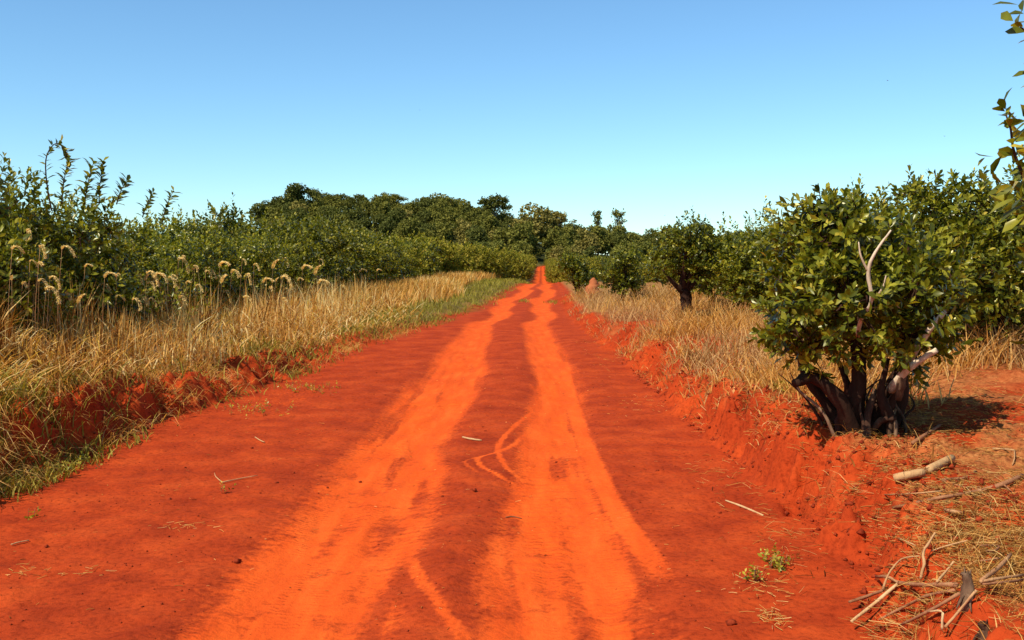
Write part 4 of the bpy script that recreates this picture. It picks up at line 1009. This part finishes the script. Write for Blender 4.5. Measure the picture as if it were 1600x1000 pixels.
# small twigs and pale chips on the road
RW = 'twigs on the road'
branch('twig', 'pale flat wood chip on the dark strip between the ruts', 'twig', [(722, 685), (736, 688), (752, 690)], [.008, .010, .006], .9, .003)
branch('twig', 'thin pale twig on the dark soil left of the ruts', 'twig', [(342, 757), (365, 752), (398, 746)], [.005, .004, .003], .85, .01, side=[(0, [(332, 748, .03), (330, 742, .04)], .004)])
branch('twig', 'small bent straw twig at the left edge of the road', 'twig', [(5, 857), (18, 853), (34, 850)], [.004, .004], .8, .01)
branch('twig', 'small pale twig on the red soil beside the left green verge', 'twig', [(395, 685), (403, 690), (410, 693)], [.005, .004], .85, .005)
branch('twig', 'dark small twig lying at the left edge of the right rut', 'twig', [(790, 813), (802, 812), (815, 815)], [.004, .004], .2, .003)

# clods
def clod_mesh(seed):
    rg = np.random.RandomState(seed)
    th = np.linspace(0, math.pi, 6)[1:-1]; ph = np.arange(8) * 2 * math.pi / 8
    v = [[0, 0, .75]] + [[math.sin(t) * math.cos(p) * (1 + .25 * rg.normal()), math.sin(t) * math.sin(p) * (1 + .25 * rg.normal()), math.cos(t) * .75] for t in th for p in ph] + [[0, 0, -.7]]
    f = []; q = []
    for j in range(8): f.append([0, 1 + j, 1 + (j + 1) % 8]); f.append([33, 25 + (j + 1) % 8, 25 + j])
    for i in range(3):
        for j in range(8): q.append([1 + i * 8 + j, 9 + i * 8 + j, 9 + i * 8 + (j + 1) % 8, 1 + i * 8 + (j + 1) % 8])
    return mesh_from('dirt_clod', np.array(v), [np.array(f), np.array(q)], {}, [M['clod']])
CL = [clod_mesh(900 + k) for k in range(4)]
spots = [(364, 882, .020), (258, 785, .018), (741, 772, .016), (1150, 985, .02), (690, 775, .012), (560, 745, .012), (870, 716, .010), (1030, 740, .012), (455, 742, .012), (508, 760, .010)]
for k in range(70):
    py = 560 + 440 * rs.rand() ** .7; d = EYE * F / (py - HOR)
    x = xl(d) + (xr(d) - xl(d)) * rs.rand()
    if -1.4 < x < -.5 or 0 < x < .7: continue
    spots.append((800 + x / d * F, py, .005 + .009 * rs.rand() ** 2))
for (px, py, r) in spots:
    gx, gy = G(px, py)
    o = thing('dirt_clod', 'small dark red clod of earth lying on the road surface', 'clod', (gx, gy, hz(gx, gy) + r * .3), 'clods on the road', CL[rs.randint(4)])
    o.scale = (r, r * (.8 + .4 * rs.rand()), r); o.rotation_euler = (0, 0, rs.rand() * 6.28)
# crumbs of soil: nobody could count them
n = 5200
y = 3.9 * (14 / 3.9) ** rs.rand(n); x = xl(y) + .1 + (np.maximum(xr(y), 1.4) + 1.2 - xl(y)) * rs.rand(n)
keep = (dustmap(x, y) < .4) & (rs.rand(n) < .45 + 1.2 * fbm(x * 1.3, y * 1.3, 3, 95)); x, y = x[keep], y[keep]; n = len(x)
bv = np.array([[1, 0, 0], [0, 1, 0], [-1, 0, 0], [0, -1, 0], [.1, .1, .9], [0, 0, -.6]]); bf = np.array([[0, 1, 4], [1, 2, 4], [2, 3, 4], [3, 0, 4], [1, 0, 5], [2, 1, 5], [3, 2, 5], [0, 3, 5]])
r = .002 + .006 * rs.rand(n) ** 2.5
xb = np.concatenate([xr(t) + .02 + .75 * rs.rand(len(t)) for t in [4.2 * (16 / 4.2) ** rs.rand(3200)]] ); yb = 4.2 * (16 / 4.2) ** rs.rand(3200); xb = xr(yb) - .05 + .8 * rs.rand(3200)
yl = 6.5 * (18 / 6.5) ** rs.rand(1500); xb = np.concatenate([xb, xl(yl) + .1 - .7 * rs.rand(1500)]); yb = np.concatenate([yb, yl])
x = np.concatenate([x, xb]); y = np.concatenate([y, yb]); r = np.concatenate([r, .004 + .02 * rs.rand(len(xb)) ** 3]); n = len(x)
vv = np.stack([x, y, height(x, y) + r * .3], -1)[:, None] + r[:, None, None] * bv[None] * (.6 + .8 * rs.rand(n, 6, 1))
o = link('soil_crumbs', mesh_from('soil_crumbs', vv.reshape(-1, 3), ((np.arange(n) * 6)[:, None, None] + bf[None]).reshape(-1, 3), {}, [M['clod']]), kind='stuff')
o['label'] = 'fine crumbs of red soil scattered over the road and banks'; o['category'] = 'soil'

# small green weeds
def weed(px, py, label, n=26, sp=.09, ls=.05, z=0.0, grp=None):
    gx, gy = G(px, py, z); g = hz(gx, gy); rg = np.random.RandomState(int(px + py))
    P = np.stack([rg.normal(size=n) * sp, rg.normal(size=n) * sp * 1.2, .005 + .02 * rg.rand(n)], -1)
    P[:, 2] += height(gx + P[:, 0], gy + P[:, 1]) - g
    out = shoots(rg, P, norm(rg.normal(size=(n, 3)) * .5 + np.array([[0, 0, 1.]])), .04 + .05 * rg.rand(n), 6, ls, (80, 40))
    root = thing('weed', label, 'weed', (gx, gy, g), grp)
    tb = Tubes()
    for p in P[::3]: tb.add([p - np.array([0, 0, .02]), p + np.array([0, 0, .02]), p + np.array([.005, 0, .05])], [.002, .002, .001], 4, 0, .4, 1)
    link('stem', tb.mesh('stem', M['stick']), root)
    link('foliage', leaf_mesh('foliage', out[0], out[1], out[2], out[3] * .7, np.clip(out[4] + .3, 0, 1), M['mate'], 1), root, kind='stuff')
weed(1218, 892, 'bright green weed on the right side of the road in pale straw', 22, .03, .045)
weed(1190, 915, 'yellowing sparse weed beside the bright green one', 12, .05, .04)
weed(75, 742, 'green weed patch at the foot of the left bank by the frame edge', 36, .11, .05)
weed(122, 726, 'small green weed at the bank foot next to the larger patch', 12, .05, .045)
weed(480, 610, 'low straggling green weed on the soil below the end of the left bank', 50, .22, .04)
weed(400, 645, 'yellowish straggling weed creeping out from the left bank', 40, .2, .04)
weed(345, 775, 'tiny weed sprig on the red soil near the thin pale twig', 4, .015, .035)
weed(43, 815, 'tiny upright weed sprig near the left edge of the road', 4, .012, .04)
weed(1225, 640, 'yellow green weed on the bank left of the big tree', 20, .06, .09, .3)
# straw wisps on the road
def wisp(px, py, n, sx, sy, label, hgt=.05):
    gx, gy = G(px, py); x = gx + sx * rs.normal(size=n); y = gy + sy * rs.normal(size=n)
    a = lying(x, y, .015 + .06 * rs.rand(n) ** 1.5, .0018 + .002 * rs.rand(n), .012 * rs.rand(n), np.clip(.65 + .4 * (rs.rand(n) - .5), 0, 1), 'straw', 'straw_wisp')
    link('straw_wisp', a, kind='stuff', label=label)
wisp(280, 830, 26, .10, .06, 'wisp of pale straw on the dark soil left of the ruts')
wisp(110, 905, 22, .12, .05, 'wisp of pale straw low on the left side of the road')
wisp(25, 900, 16, .04, .04, 'small tangle of straw at the left edge of the road')
wisp(1215, 975, 60, .035, .06, 'tangled clump of straw right of the right rut near the bottom')
wisp(1195, 925, 46, .07, .12, 'scattered straw around the bright green weed')
wisp(1050, 630, 90, .35, .5, 'long drift of straw on the right road edge below the weeds')

# birds
def bird(px, py, d, s, label):
    p = T(px, py, d)
    v = np.array([[0, .5, 0], [.09, .1, .02], [0, -.45, 0], [-.09, .1, .02], [0, .05, .09], [0, .05, -.08], [.75, .0, .28], [1.1, -.25, .16], [-.75, 0, .28], [-1.1, -.25, .16], [.1, -.2, .02], [-.1, -.2, .02], [.12, -.7, 0], [-.12, -.7, 0]]) * s
    f = np.array([[0, 1, 4], [1, 2, 4], [2, 3, 4], [3, 0, 4], [1, 0, 5], [2, 1, 5], [3, 2, 5], [0, 3, 5], [1, 6, 10], [6, 7, 10], [3, 11, 8], [8, 11, 9], [2, 12, 13]])
    me = mesh_from('bird', v, f, {'tint': np.full(len(v), .1)}, [M['bark_far']])
    o = thing('bird', label, 'bird', tuple(p), 'tiny birds in the sky', me); o.rotation_euler = (.2, .3, px * .7)
bird(657, 175, 70, .10, 'tiny dark bird high above the middle of the hill')
bird(1380, 130, 60, .12, 'tiny dark bird highest up in the right half of the sky')
bird(1470, 215, 60, .09, 'tiny dark bird above the tall tree at the right')
bird(1038, 337, 90, .12, 'tiny bird just above the right skyline trees')
